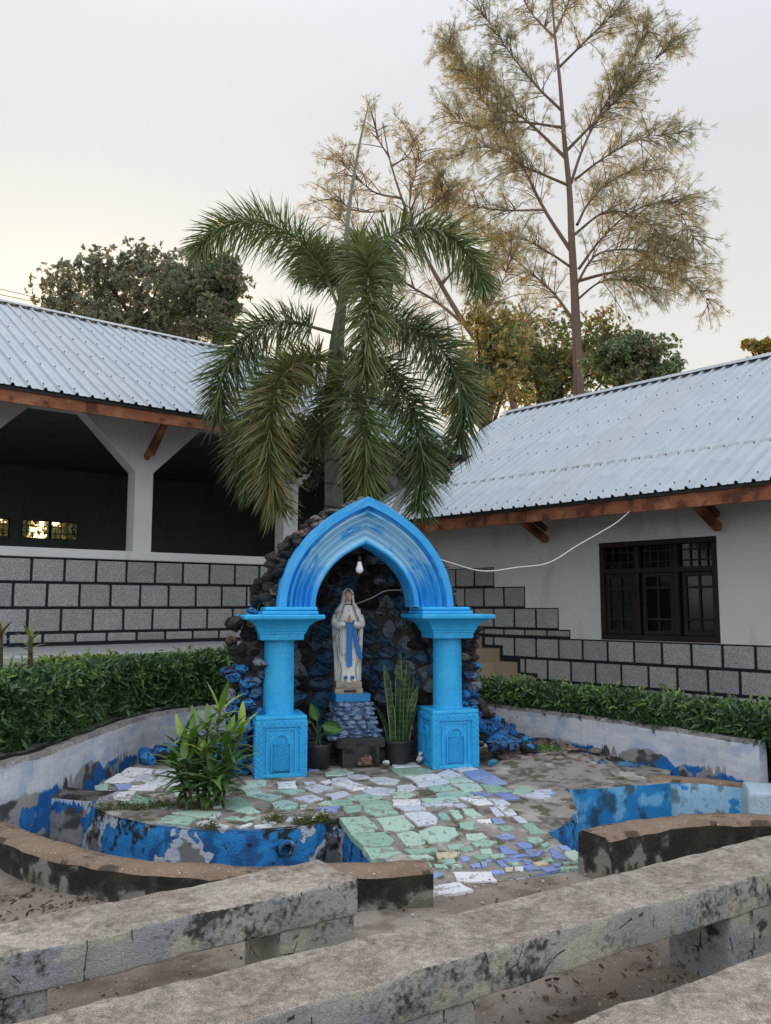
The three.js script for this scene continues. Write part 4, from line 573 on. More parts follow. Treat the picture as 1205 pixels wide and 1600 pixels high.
// pointed arch with stepped mouldings
{
  const pm = 62 * PI / 180, cm = Math.cos(pm), smx = Math.sin(pm), curve = (W, H, y0, cx, s) => { const f = pm * (s < 0.5 ? s * 2 : (1 - s) * 2), X = W * (Math.cos(f) - cm) / (1 - cm), Yv = H * Math.sin(f) / smx; return [cx + (s < 0.5 ? -X : X), y0 + Yv]; };
  const prof = [[0, -0.36], [0, -0.012], [0.012, 0.0], [0.195, 0.0], [0.205, -0.006], [0.215, -0.035], [0.255, -0.048], [0.275, -0.044], [0.30, -0.034], [0.33, -0.036], [0.36, -0.05], [0.39, -0.072], [0.42, -0.08], [0.435, -0.07], [0.455, -0.068], [0.47, -0.082], [0.51, -0.1], [0.545, -0.106], [0.56, -0.094], [0.585, -0.092], [0.60, -0.106], [0.65, -0.126], [0.69, -0.134], [0.705, -0.12], [0.73, -0.116], [0.76, -0.122], [0.80, -0.14], [0.825, -0.14], [0.84, -0.122], [0.87, -0.116], [0.95, -0.118], [0.985, -0.124], [1, -0.138], [1, -0.26], [1, -0.42]];
  const N = 96, g = gridGeo(N, prof.length - 1, (s, t, i, j) => {
    const e = i < 2 ? 0 : s, o = curve(0.825, 1.02, 1.472, -0.02, e), n = curve(0.468, 0.585, 1.472, -0.015, e), a = prof[j][0], z = j > 3 && j < prof.length - 2 ? -0.05 - 0.12 * a + (prof[j][1] + 0.02 + 0.13 * a) * 2.1 : prof[j][1];
    const x = lerp(o[0], n[0], a), y = lerp(o[1], n[1], a), w = 0.006, zz = 0; return v(x + w * fb3(x * 7, y * 7, z * 7, 61), y + w * fb3(x * 7, y * 7, z * 7, 62), -0.02 + z + w * fb3(x * 7, y * 7, z * 7, 63));
  }, (s, t, p, i, j) => [s, clamp(prof[j][0] * 0.98 + 0.01)]);
  const ar = part(grotto, 'arch', toCreasedNormals(g, 0.38), M.arch);
  const font = await new FontLoader().loadAsync('fonts/droid/droid_sans_regular.typeface.json');
  const num = new TextGeometry('20', { font, size: 0.062, depth: 0.01, curveSegments: 4 }); num.rotateZ(0.25); num.translate(-0.135, 2.21, -0.178); part(ar, 'raised_number', num, std({ color: lin(0.02, 0.2, 0.5), roughness: 0.6 }));
  const u = new TextGeometry('U', { font, size: 0.05, depth: 0.01, curveSegments: 4 }); u.translate(-0.05, 2.345, -0.062); part(ar, 'raised_letter', u, M.arch);
}
// cave: mortar shell, stones set inside and outside
const prR = (list, y) => { for (let i = 0; i < list.length - 1; i++) if (y <= list[i + 1][0]) return lerp(list[i][1], list[i + 1][1], clamp((y - list[i][0]) / (list[i + 1][0] - list[i][0]))); return list[list.length - 1][1]; };
const inR = [[0, 0.90], [1.1, 0.90], [1.5, 0.84], [1.8, 0.68], [2.05, 0.42], [2.2, 0.02]], outR = [[0, 1.14], [0.9, 1.08], [1.4, 1.0], [1.75, 0.86], [2.05, 0.62], [2.25, 0.38], [2.40, 0.02]];
const shellAt = (R, al, y) => v(R * Math.cos(al), y, -0.42 - R * 0.95 * Math.sin(al));
{
  for (const [nm, L, top] of [['cave_lining', inR, 2.2], ['cave_mortar', outR, 2.4]]) {
    const g = gridGeo(60, 26, (a, b) => { const y = b * top, q = shellAt(prR(L, y), lerp(-0.04, PI + 0.04, a), y), w = 0.05; return v(q.x + w * fb3(q.x * 6, q.y * 6, q.z * 6, 31), q.y, q.z + w * fb3(q.x * 6, q.y * 6, q.z * 6, 32)); }, (a, b) => [a * 3, b * 2]);
    part(grotto, nm, g, nm === 'cave_lining' ? std({ map: rep(kerbTopMap, 1), color: lin(0.4, 0.5, 0.62), roughness: 1 }) : std({ map: rep(kerbTopMap, 1), color: lin(0.4, 0.4, 0.42), roughness: 1 }));
  }
  // front flanks closing shell to columns
  for (const s of [-1, 1]) part(grotto, 'cave_mortar', roughBox(0.26, 1.38, 0.3, 0.03, 0.15, 0.05, 120 + s).translate(s * 1.0, 0.69, -0.42), std({ map: rep(kerbTopMap, 1), color: lin(0.3, 0.42, 0.6), roughness: 1 }));
  rnd = RNG(55);
  for (let y = 0.06; y < 2.1; ) {                                            // inside, large and dull blue below, small and black above
    const h = lerp(0.23, 0.12, y / 2.1) * rr(0.7, 1.2), R = prR(inR, y + h / 2); let al = -0.1 + rr(0, 0.15);
    while (al < PI + 0.1) { const w = h * rr(0.95, 1.9), q = shellAt(R - 0.005, al + w / R / 2, y + h / 2), blue = y < 1.35 ? rnd() < 0.75 : rnd() < 0.25; const o = stone(grotto, 'stone', blue ? pick(stoneM.cave) : pick(stoneM.dark), q.x, q.y + rr(-0.02, 0.02), q.z, w * 1.2, h * 1.3, 0.2, 0, 0.22); o.rotation.y = PI / 2 + al + w / R / 2 - PI / 2 + rr(-0.3, 0.3) + PI / 2; al += w / R * 0.86; }
    y += h * 0.88;
  }
  const ring = (a0, a1, hs, blueTo, ymax) => {
    for (let y = 0.05; y < ymax; ) {
      const h = hs * rr(0.6, 1.35), R = prR(outR, y + h / 2); let al = a0 + rr(0, 0.1);
      while (al < a1) { const w = h * rr(0.9, 1.8), q = shellAt(R, al + w / R / 2, y + h / 2); const bl = y + rr(-0.25, 0.25) < blueTo; const o = stone(grotto, 'stone', bl ? (rnd() < 0.8 ? pick(stoneM.blue) : pick(stoneM.cave)) : rnd() < 0.9 ? pick(stoneM.dark) : pick(stoneM.pale), q.x + rr(-0.03, 0.03), q.y, q.z + rr(-0.03, 0.03), w * 1.1, h * 1.15, 0.19, 0, 0.4); o.rotation.y = al + w / R / 2 + PI / 2 + rr(-0.4, 0.4); al += w / R; }
      y += h * 0.9;
    }
  };
  ring(PI - 0.45, PI - 0.12, 0.22, 1.0, 2.0);
  const put = (x, y, z, s) => { const bl = y + rr(-0.3, 0.3) < 0.95; stone(grotto, 'stone', bl ? (rnd() < 0.75 ? pick(stoneM.blue) : pick(stoneM.cave)) : rnd() < 0.88 ? pick(stoneM.dark) : pick(stoneM.pale), x, y, z, s * rr(1.05, 1.7), s * rr(0.65, 1.0), s * rr(1, 1.5), rr(0, 6), 0.45); };
  for (let y = 0.06; y < 1.36; y += rr(0.06, 0.085)) for (const x of [-1.0, -1.11, -1.21]) put(x + rr(-0.04, 0.04), y + rr(-0.03, 0.03), rr(-0.3, -0.16), rr(0.10, 0.17));     // left flank
  for (let y = 0.5; y < 1.36; y += rr(0.07, 0.1)) for (const x of [0.98, 1.08]) put(x + rr(-0.03, 0.03), y, rr(-0.3, -0.18), rr(0.09, 0.14));                                                                          // right flank
  for (let i = 0; i < 64; i++) { const t = Math.pow(rnd(), 1.1) * 0.8, f = 62 * PI / 180 * t, cm = Math.cos(62 * PI / 180), X = 0.825 * (Math.cos(f) - cm) / (1 - cm), Yv = 1.02 * Math.sin(f) / Math.sin(62 * PI / 180), o = rnd() * 0.19 * (1 - t); put(-0.02 - X - o, 1.5 + Yv + o * 0.1, rr(-0.42, -0.14) - o * 0.4, lerp(0.13, 0.08, t)); }                    // heaped on the left haunch
  for (let i = 0; i < 26; i++) { const t = rnd() * 0.55, f = 62 * PI / 180 * t, cm = Math.cos(62 * PI / 180), X = 0.825 * (Math.cos(f) - cm) / (1 - cm), Yv = 1.02 * Math.sin(f) / Math.sin(62 * PI / 180); put(0.0 + X + rnd() * 0.1 * (1 - t), 1.5 + Yv, rr(-0.5, -0.2), 0.09); }
  // crest of stones over the arch back
  for (let i = 0; i < 26; i++) { const t = lerp(0.1, 0.62, i / 25), f = 62 * PI / 180 * Math.min(1, t * 2), cm = Math.cos(62 * PI / 180), X = 0.825 * (Math.cos(f) - cm) / (1 - cm), Yv = 1.02 * Math.sin(f) / Math.sin(62 * PI / 180), s = lerp(0.13, 0.06, t / 0.6); if (t * 2 <= 1) stone(grotto, 'stone', t > 0.3 ? pick(stoneM.pale) : pick(stoneM.dark), -0.02 - X - 0.02, 1.475 + Yv + (t > 0.3 ? -0.005 : 0.01), -0.22 + rr(-0.1, 0.1), s * rr(1, 1.6), s * rr(0.6, 1), s * 1.4, rr(-0.5, 0.5)); }
}
// small stones and shells lying about the shrine
{
  rnd = RNG(61);
  const lay = (name, label, cat, m, x, y, z, sx, sy, sz) => { const p = gW(x, y, z), o = stone(scene, name, m, p.x, p.y, p.z, sx, sy, sz, rr(0, 6), 0.15); tag(o, label, cat); return o; };
  lay('blue_stone', 'blue painted stone lying on the left capital', 'stone', stoneM.blue[1], -1.07, 1.435, -0.12, 0.12, 0.07, 0.1);
  lay('blue_stone', 'blue stone lying on the right end of the right capital', 'stone', stoneM.blue[1], 1.0, 1.445, -0.14, 0.1, 0.08, 0.1);
  lay('white_stone', 'pale stone perched inside the arch on the right capital', 'stone', stoneM.niche[0], 0.5, 1.46, -0.36, 0.1, 0.13, 0.1);
  lay('reddish_stone', 'flat reddish stone on the tiles before the statue base', 'stone', stoneM.pale[1], 0.02, 0.06, -0.28, 0.29, 0.13, 0.18);
  lay('white_pebble', 'white pebble beside the flat reddish stone', 'stone', std({ color: lin(0.6, 0.6, 0.55) }), 0.21, 0.035, -0.26, 0.07, 0.06, 0.07);
  lay('white_pebble', 'upper white pebble beside the plant pot and right pedestal', 'stone', std({ color: lin(0.66, 0.66, 0.66) }), 0.56, 0.10, -0.3, 0.06, 0.055, 0.06);
  lay('white_pebble', 'lower white pebble at the foot of the right pedestal', 'stone', std({ color: lin(0.58, 0.58, 0.58) }), 0.545, 0.05, -0.26, 0.09, 0.085, 0.08);
  lay('blue_bottle_stone', 'long light blue stone on the ground right of the right pedestal', 'stone', std({ map: stoneMap([0.12, 0.45, 0.62], [0.25, 0.6, 0.75], 771, [0.4, 0.35, 0.3], 0.6), roughness: 0.6 }), 1.16, 0.04, 0.0, 0.2, 0.08, 0.08);
  const heap = thing('rock_pile', 'heap of blue and dark rocks spilling from the right pedestal', 'rock pile', GR.pos, GR.turn);
  for (let i = 0; i < 70; i++) { const t = Math.pow(rnd(), 1.2), x = 1.08 + t * 0.72, top = 0.60 * Math.pow(1 - t, 0.8), z = -0.5 + rr(-0.3, 0.42), y = top * (1 - 0.6 * Math.abs(z + 0.5) / 0.45) * rr(0.55, 1) + 0.04, s = rr(0.12, 0.24) * (1 - t * 0.25); stone(heap, 'stone', rnd() < 0.66 ? pick(stoneM.blue) : rnd() < 0.8 ? pick(stoneM.dark) : pick(stoneM.pale), x, y, z, s * rr(0.9, 1.3), s * rr(0.6, 0.95), s, rr(0, 6), 0.7); }
  for (let i = 0; i < 46; i++) { const x = rr(1.3, 2.3), z = rr(-1.0, 0.0), s = rr(0.05, 0.19) * rr(0.6, 1); stone(heap, 'stone', pick(stoneM.pale), x, 0.06, z, s * 1.5, s * 0.5, s * 1.2, rr(0, 6), 0.3); }
  const lh = thing('rock_pile', 'low pile of blue painted rocks left of the left pedestal, behind the leafy shrub', 'rock pile', GR.pos, GR.turn);
  for (let i = 0; i < 26; i++) { const x = -1.12 - rnd() * 0.16, y = 0.05 + rnd() * 0.36, s = rr(0.13, 0.22); stone(lh, 'stone', rnd() < 0.85 ? pick(stoneM.blue) : pick(stoneM.cave), x, y, rr(-0.34, -0.12), s, s * 0.75, s, rr(0, 6), 0.6); }
  for (let i = 0; i < 20; i++) { const t = i / 19, q = v(lerp(-2.28, -1.35, t), 0.12, lerp(-8.25, -8.15, t) + rr(-0.1, 0.1)), s = rr(0.14, 0.24), o = stone(lh, 'stone', rnd() < 0.6 ? pick(stoneM.blue) : pick(stoneM.dark), 0, 0, 0, s * 1.2, s * 0.8, s, rr(0, 6), 0.4); const l = q.sub(v(...GR.pos)).applyAxisAngle(v(0, 1, 0), -GR.turn); o.position.set(l.x, rr(0.02, 0.12), l.z); }
}
// statue base: two stained blocks, courses of small flat stones, blue slab
{
  const b = thing('statue_pedestal', 'tapering plinth of flat blue grey stones under the statue, on a dark cement block', 'pedestal', gW(-0.06, 0, -0.6).toArray(), GR.turn);
  const dk = std({ map: rep(kerbTopMap, 1), color: lin(0.20, 0.28, 0.38), bumpMap: rep(gritBump, 2), bumpScale: 0.01, roughness: 0.95 });
  part(b, 'lower_block', roughBox(0.36, 0.2, 0.34, 0.015, 0.06, 0.02, 131).translate(0.04, 0.09, 0.14), dk); part(b, 'ledge', roughBox(0.46, 0.09, 0.4, 0.015, 0.06, 0.025, 133).translate(0.04, 0.215, 0.1), dk);
  part(b, 'core', new THREE.CylinderGeometry(0.17, 0.24, 0.38, 4, 1).rotateY(PI / 4).translate(0, 0.42, 0), std({ color: lin(0.10, 0.15, 0.22) }));
  rnd = RNG(66);
  for (let r = 0; r < 8; r++) { const y = 0.262 + r * 0.041, hw = lerp(0.25, 0.172, r / 7); for (const side of [0, 1, 2]) { let x = -hw - rr(0, 0.02); while (x < hw) { const w = rr(0.08, 0.155), c = Math.min(x + w / 2, hw - 0.02); const o = stone(b, 'stone', pick(stoneM.niche), 0, 0, 0, w * 1.16, 0.058, 0.1, 0, 0.08); const q = v(c, y + rr(-0.005, 0.005), hw * 0.74 + 0.0).applyAxisAngle(v(0, 1, 0), [0, PI / 2, -PI / 2][side]); o.position.copy(q); o.rotation.y = [0, PI / 2, -PI / 2][side] + rr(-0.15, 0.15); x += w; } } }
  part(b, 'top_slab', roughBox(0.34, 0.075, 0.28, 0.008, 0.08, 0.008, 135).translate(0, 0.612, 0), std({ map: rep(blueMap, 1), color: lin(0.55, 0.5, 0.62), roughness: 0.7 }));
}
// statue of a veiled woman with joined hands
{
  const st = thing('statue', 'white statue of a veiled woman with joined hands and a blue sash', 'statue', gW(-0.09, 0.65, -0.58).toArray(), GR.turn - 0.08);
  const paint = (r, g, b, s) => std({ map: tex(256, (u, w, i, j) => { let c = sc([r, g, b], 0.9 + 0.14 * fbm2(u, w, 6, 4, s)); c = mixc(c, [0.42, 0.38, 0.32], sstep(0.6, 0.74, fbm2(u, w, 9, 5, s + 2)) * 0.4); return c; }), roughness: 0.6 });
  const white = paint(0.87, 0.855, 0.83, 901), cloth = paint(0.90, 0.885, 0.86, 911), skin = paint(0.82, 0.66, 0.54, 921), blueP = paint(0.10, 0.46, 0.74, 931), dark = std({ color: lin(0.02, 0.022, 0.03), roughness: 0.7 }), hair = std({ color: lin(0.28, 0.2, 0.12), roughness: 0.8 }), rock = paint(0.60, 0.56, 0.50, 941);
  // base
  part(st, 'rock_base', roughBox(0.26, 0.075, 0.21, 0.02, 0.03, 0.03, 141).translate(0, 0.085, 0), rock); part(st, 'foot_slab', roughBox(0.27, 0.05, 0.23, 0.008, 0.05, 0.006, 143).translate(0, 0.026, 0), rock);
  part(st, 'name_plate', cbox(0.12, 0.026, 0.006, 0.002, 0.01, 0.027, 0.119), dark);
  const rows = (list, y) => { for (let i = 0; i < list.length - 1; i++) if (y <= list[i + 1][0]) { const t = sstep(0, 1, (y - list[i][0]) / (list[i + 1][0] - list[i][0])); return list[i].map((a, k) => lerp(a, list[i + 1][k], t)); } return list[list.length - 1]; };
  // robe: [y, rx, rz, z]
  const robe = [[0.11, 0.112, 0.088, 0.012], [0.2, 0.104, 0.082, 0.008], [0.4, 0.098, 0.076, 0.004], [0.55, 0.094, 0.074, 0.0], [0.66, 0.1, 0.075, 0], [0.76, 0.104, 0.068, -0.004], [0.815, 0.08, 0.055, -0.006], [0.845, 0.036, 0.036, -0.004], [0.875, 0.031, 0.033, 0.0]];
  const robeP = (y, th) => { const r = rows(robe, y), f = y < 0.7 ? 0.05 * (1 - (y - 0.1) / 0.7) * Math.sin(th * 13 + 3 * vn3(th, y * 3, 0, 4)) : 0; return v(Math.sin(th) * r[1] * (1 + f), y, r[3] + Math.cos(th) * r[2] * (1 + f)); };
  part(st, 'robe', gridGeo(72, 60, (a, b) => robeP(0.105 + b * 0.77, a * 2 * PI)), white);
  // mantle from the head to the hem, open in front
  const man = [[0.12, 0.128, 0.1, 0.0, 0.62], [0.3, 0.132, 0.1, 0, 0.66], [0.5, 0.143, 0.1, 0, 0.75], [0.6, 0.15, 0.102, 0, 0.82], [0.7, 0.146, 0.096, 0, 0.62], [0.79, 0.128, 0.082, -0.004, 0.52], [0.83, 0.095, 0.07, -0.008, 0.6], [0.87, 0.068, 0.066, -0.008, 0.72], [0.92, 0.062, 0.068, -0.008, 0.72], [0.965, 0.056, 0.062, -0.008, 0.6], [0.995, 0.034, 0.04, -0.01, 0.3], [1.006, 0.004, 0.004, -0.012, 0.05]];
  const manP = (y, s, off) => { const r = rows(man, y), g = r[4] + 0.10 * Math.sin(y * 21), th = lerp(g, 2 * PI - g, s), f = 0.035 * Math.sin(th * 9 + y * 5) * clamp((0.85 - y) * 3); return v(Math.sin(th) * (r[1] + off) * (1 + f), y, r[3] + Math.cos(th) * (r[2] + off) * (1 + f)); };
  const outer = gridGeo(60, 60, (a, b) => manP(0.12 + b * 0.886, a, 0)), inner = gridGeo(60, 60, (a, b) => manP(0.12 + b * 0.886, a, -0.009));
  const rim = (s) => gridGeo(60, 1, (a, b) => manP(0.12 + a * 0.886, s, b ? -0.009 : 0)); part(st, 'mantle', merge([outer, inner, rim(0), rim(1), gridGeo(60, 1, (a, b) => manP(0.12, a, b ? -0.009 : 0))]), cloth);
  for (const s of [0.004, 0.996]) { const pts = []; for (let i = 0; i <= 24; i++) pts.push(manP(0.13 + i / 24 * 0.7, s, 0.002)); part(st, 'dark_edging', new THREE.TubeGeometry(new THREE.CatmullRomCurve3(pts), 60, 0.0032, 5), dark); }
  part(st, 'collar', new THREE.TorusGeometry(0.034, 0.005, 6, 20).rotateX(PI / 2 - 0.35).translate(0, 0.838, 0.008), dark);
  // head with a face, slightly bowed
  {
    const hd = new THREE.SphereGeometry(0.5, 40, 36), p = hd.attributes.position, q = v();
    for (let i = 0; i < p.count; i++) {
      q.fromBufferAttribute(p, i); let x = q.x * 0.084, y = q.y * 0.122, z = q.z * 0.098; const n = v(x, y, z), front = z > 0 ? 1 : 0;
      x *= 1 - 0.28 * sstep(0.0, -0.062, y); z += front * 0.006 * sstep(-0.03, -0.055, y);
      const G = (cx, cy, sx, sy) => Math.exp(-(((n.x - cx) / sx) ** 2) - ((n.y - cy) / sy) ** 2) * front;
      z += 0.014 * G(0, -0.008, 0.006, 0.016) + 0.005 * G(0, 0.008, 0.005, 0.02) - 0.007 * (G(-0.017, 0.006, 0.009, 0.007) + G(0.017, 0.006, 0.009, 0.007)) + 0.004 * G(0, -0.032, 0.012, 0.004) - 0.003 * G(0, -0.0275, 0.01, 0.002) + 0.003 * G(0, -0.05, 0.012, 0.01);
      p.setXYZ(i, x, y, z);
    }
    hd.computeVertexNormals(); hd.rotateX(0.1); hd.translate(0, 0.918, 0.006); const h = part(st, 'head', hd, skin);
    for (const s of [-1, 1]) { part(h, 'eye', new THREE.SphereGeometry(0.005, 10, 8).scale(1.5, 0.7, 0.7).translate(s * 0.0165, 0.924, 0.0445), dark); part(h, 'eyebrow', new THREE.CapsuleGeometry(0.0014, 0.014, 3, 6).rotateZ(PI / 2 + s * 0.2).translate(s * 0.017, 0.9355, 0.047), hair); part(h, 'hair', taper([v(s * 0.004, 0.972, 0.043), v(s * 0.03, 0.955, 0.038), v(s * 0.043, 0.915, 0.02), v(s * 0.042, 0.87, 0.015)], [0.007, 0.01, 0.01, 0.006], 10, 6), hair); }
    part(h, 'mouth', new THREE.CapsuleGeometry(0.0022, 0.012, 3, 6).rotateZ(PI / 2).translate(0, 0.882, 0.0545), std({ color: lin(0.45, 0.16, 0.13) }));
    part(st, 'neck', new THREE.CylinderGeometry(0.021, 0.026, 0.05, 14).translate(0, 0.856, 0.004), skin);
  }
  // sleeves and joined hands
  for (const s of [-1, 1]) part(st, 'sleeve', taper([v(s * 0.118, 0.735, 0.0), v(s * 0.125, 0.655, 0.035), v(s * 0.085, 0.648, 0.085), v(s * 0.036, 0.672, 0.108)], [0.034, 0.04, 0.036, 0.028], 14, 10), white);
  {
    const hs = [];
    for (const s of [-1, 1]) {
      hs.push(new THREE.CapsuleGeometry(0.0135, 0.026, 4, 10).scale(0.55, 1, 1.15).rotateX(0.42).translate(s * 0.0085, 0.692, 0.118));
      [[-0.013, 0.030], [-0.0045, 0.035], [0.004, 0.033], [0.012, 0.026]].forEach(([o, l], k) => { const base = v(s * 0.0075, 0.712, 0.126 + o * 0.9), mid = base.clone().add(v(-s * 0.0012, l * 0.5, l * 0.2)), tip = base.clone().add(v(-s * 0.003, l, l * 0.42)); hs.push(taper([base, mid, tip], [0.0046, 0.0043, 0.003], 6, 7)); hs.push(new THREE.SphereGeometry(0.003, 7, 5).translate(tip.x, tip.y, tip.z)); });
      hs.push(taper([v(s * 0.011, 0.690, 0.106), v(s * 0.012, 0.706, 0.102), v(s * 0.007, 0.722, 0.104)], [0.0056, 0.005, 0.0036], 6, 7));
    }
    part(st, 'hands', merge(hs), skin);
  }
  // sash
  const ribbon = (pts, w) => { const c = new THREE.CatmullRomCurve3(pts.map(([th, y, o]) => { const q = robeP(y, th); return q.add(v(Math.sin(th) * o, 0, Math.cos(th) * o)); })); return merge([0, 0.006].map((o) => gridGeo(24, 4, (a, b) => { const q = c.getPointAt(a), k = w(a) * (b - 0.5); return v(q.x + k, q.y, q.z + o + 0.004 * Math.sin(b * PI)); })).concat([0, 1].map((e) => gridGeo(24, 1, (a, b) => { const q = c.getPointAt(a), k = w(a) * (e - 0.5); return v(q.x + k, q.y, q.z + b * 0.006); })))); };
  part(st, 'sash', ribbon([[0.03, 0.665, 0.026], [0.03, 0.5, 0.022], [0.02, 0.36, 0.02], [0.02, 0.255, 0.02]], (a) => lerp(0.06, 0.052, a)), blueP);
  part(st, 'sash', ribbon([[0.25, 0.665, 0.02], [0.5, 0.55, 0.02], [0.85, 0.42, 0.026], [1.05, 0.33, 0.03]], (a) => lerp(0.03, 0.055, a)), blueP);
  part(st, 'sash', taper([robeP(0.655, -1.1).multiplyScalar(1), robeP(0.66, -0.5).add(v(0, 0, 0.008)), robeP(0.66, 0).add(v(0, 0, 0.016)), robeP(0.66, 0.5).add(v(0, 0, 0.008)), robeP(0.655, 1.1)], [0.012, 0.013, 0.014, 0.013, 0.012], 16, 8), blueP);
  for (const s of [-1, 1]) { const f = part(st, 'foot', new THREE.SphereGeometry(0.02, 12, 8).scale(0.9, 0.6, 1.5).translate(s * 0.033, 0.127, 0.1), skin); part(f, 'blue_rose', merge([0, 1, 2].map((k) => new THREE.TorusGeometry(0.014 - k * 0.004, 0.006, 5, 9).translate(s * 0.033, 0.152 + k * 0.004, 0.112 + k * 0.006))), blueP); }
}
// bulb on its flex, cable from the classroom eave
{
  const b = thing('hanging_bulb', 'white light bulb hanging unlit under the arch', 'light bulb', gW(-0.055, 1.86, -0.24).toArray());
  part(b, 'bulb', new THREE.LatheGeometry([[0.001, -0.075], [0.02, -0.072], [0.034, -0.055], [0.037, -0.035], [0.032, -0.015], [0.022, 0.01], [0.02, 0.035], [0.0, 0.036]].map((p) => new V2(...p)), 20), new THREE.MeshPhysicalMaterial({ color: lin(0.86, 0.87, 0.88), roughness: 0.25, clearcoat: 0.5 }));
  part(b, 'socket', new THREE.CylinderGeometry(0.019, 0.021, 0.05, 14).translate(0, 0.06, 0), M.black); part(b, 'flex', taper([v(0, 0.08, 0), v(0.004, 0.14, 0), v(0.02, 0.2, -0.01), v(0.015, 0.25, -0.02)], [0.004, 0.004, 0.004, 0.004], 10, 5), M.black);
  const e = new V3(-1.3, 2.775, 0.985).applyAxisAngle(v(0, 1, 0), school.rotation.y).add(school.position), s = gW(0.6, 2.0, -0.42), pts = [s];
  for (const [t, dy] of [[0.12, -0.18], [0.25, -0.30], [0.4, -0.385], [0.55, -0.38], [0.7, -0.29], [0.82, -0.19], [0.92, -0.085]]) { const q = s.clone().lerp(e, t); q.y += dy + 0.02 * Math.sin(t * 19); pts.push(q); } pts.push(e);
  const c = part(scene, 'electric_cable', new THREE.TubeGeometry(new THREE.CatmullRomCurve3(pts), 60, 0.0075, 5), M.wire); tag(c, 'thin white cable sagging from the right eave to the blue arch', 'cable');
  const q = [[0.46, 1.64, -0.62], [0.32, 1.63, -0.72], [0.2, 1.56, -0.8], [0.05, 1.5, -0.85], [-0.02, 1.47, -0.9]].map((p) => gW(...p)); tag(part(scene, 'electric_cable', new THREE.TubeGeometry(new THREE.CatmullRomCurve3(q), 30, 0.005, 5), M.wire), 'thin wire running across the cave behind the statue', 'cable');
}
// ---------------------------------------------------------------- concrete seats
function seat(label, corner, dirAng, len, w, thick, h, legs, seed, y0 = 0) {
  const t = thing('concrete_bench', label, 'bench', [corner.x, y0, corner.z], dirAng, 'rough concrete seats in front of the shrine');   // local x along, -z to the back
  const g = roughBox(len, thick, w, 0.014, 0.035, 0.021, seed, 1).translate(len / 2, h - thick / 2, -w / 2);
  // split top from sides by the way the faces look
  const p = g.attributes.position, n = g.attributes.normal, uv = g.attributes.uv, T = [[], [], []], S = [[], [], []];
  for (let i = 0; i < p.count; i += 3) { const up = (n.getY(i) + n.getY(i + 1) + n.getY(i + 2)) / 3 > 0.6, D = up ? T : S; for (let k = 0; k < 3; k++) { D[0].push(p.getX(i + k), p.getY(i + k), p.getZ(i + k)); D[1].push(n.getX(i + k), n.getY(i + k), n.getZ(i + k)); D[2].push(uv.getX(i + k), uv.getY(i + k)); } }
  const mk = (D) => { const q = new THREE.BufferGeometry(); q.setAttribute('position', new THREE.Float32BufferAttribute(D[0], 3)); q.setAttribute('normal', new THREE.Float32BufferAttribute(D[1], 3)); q.setAttribute('uv', new THREE.Float32BufferAttribute(D[2], 2)); return q; };
  part(t, 'seat', mk(T), M.seat); part(t, 'seat_edge', mk(S), M.seatSide);
  for (const [a, b] of legs) part(t, 'leg', roughBox(b - a, h - thick + 0.06, w - 0.02, 0.02, 0.06, 0.03, seed + a * 10, 1).translate((a + b) / 2, (h - thick) / 2 - 0.02, -w / 2), M.seatSide);
  return t;
}
{
  const u1 = v(0.82, 0, -0.57).normalize(), E1 = v(-0.115, 0, -3.735), s1 = E1.clone().addScaledVector(u1, -2.3);
  seat('short concrete bench at left whose near end meets the mouldy curved wall', s1, Math.atan2(0.57, 0.82), 2.3, 0.33, 0.145, 0.45, [[0.2, 1.05], [1.93, 2.292]], 151);
  const u2 = v(0.838, 0, -0.546).normalize(), s2 = v(0, 0, -2.76).addScaledVector(u2, -1.6);
  seat('long concrete bench crossing the foreground from lower left to the right edge', s2, Math.atan2(0.546, 0.838), 5.2, 0.34, 0.15, 0.45, [[0.3, 0.7], [1.62, 1.98], [3.32, 3.62], [4.8, 5.1]], 157);
  const s3 = v(0.44, 0, -2.48).addScaledVector(u2, -1.2).add(v(0.546, 0, 0.838).multiplyScalar(0.34));
  seat('nearest concrete bench, only its top showing in the lower right corner', s3, Math.atan2(0.53, 0.85), 4.0, 0.34, 0.15, 0.45, [[0.4, 0.8], [2.6, 3.0]], 163);
}
// ---------------------------------------------------------------- vegetation
class Blades {                                                             // collects bent leaf blades into one geometry
  constructor() { this.p = []; this.n = []; }
  add(b, d, len, w, droop, side, segs = 3, fold = 0.25) {                 // base, unit direction, length, width, sag, approximate side vector
    const s = side.clone().addScaledVector(d, -side.dot(d)).normalize(), up = v().crossVectors(s, d), row = [];
    for (let i = 0; i <= segs; i++) { const t = i / segs, c = b.clone().addScaledVector(d, len * t); c.y -= droop * len * t * t; const ww = w * (i === segs ? 0.02 : Math.sin(PI * Math.min(0.98, 0.18 + 0.82 * Math.pow(t, 0.8))) * 0.5 + 0.06), f = up.clone().multiplyScalar(ww * fold); row.push([c.clone().addScaledVector(s, ww).add(f), c, c.clone().addScaledVector(s, -ww).add(f)]); }
    for (let i = 0; i < segs; i++) { const A = row[i], B = row[i + 1]; for (const q of [[A[0], A[1], B[1]], [A[0], B[1], B[0]], [A[1], A[2], B[2]], [A[1], B[2], B[1]]]) for (const k of q) this.p.push(k.x, k.y, k.z); }
  }
  geo() { const g = new THREE.BufferGeometry(); g.setAttribute('position', new THREE.Float32BufferAttribute(this.p, 3)); g.computeVertexNormals(); g.setAttribute('uv', new THREE.BufferAttribute(new Float32Array(this.p.length / 3 * 2), 2)); return g; }
}
const rdir = () => { const z = rr(-1, 1), a = rr(0, 2 * PI), r = Math.sqrt(1 - z * z); return v(r * Math.cos(a), z, r * Math.sin(a)); };
const gauss = () => (rnd() + rnd() + rnd() + rnd() - 2) * 1.0;
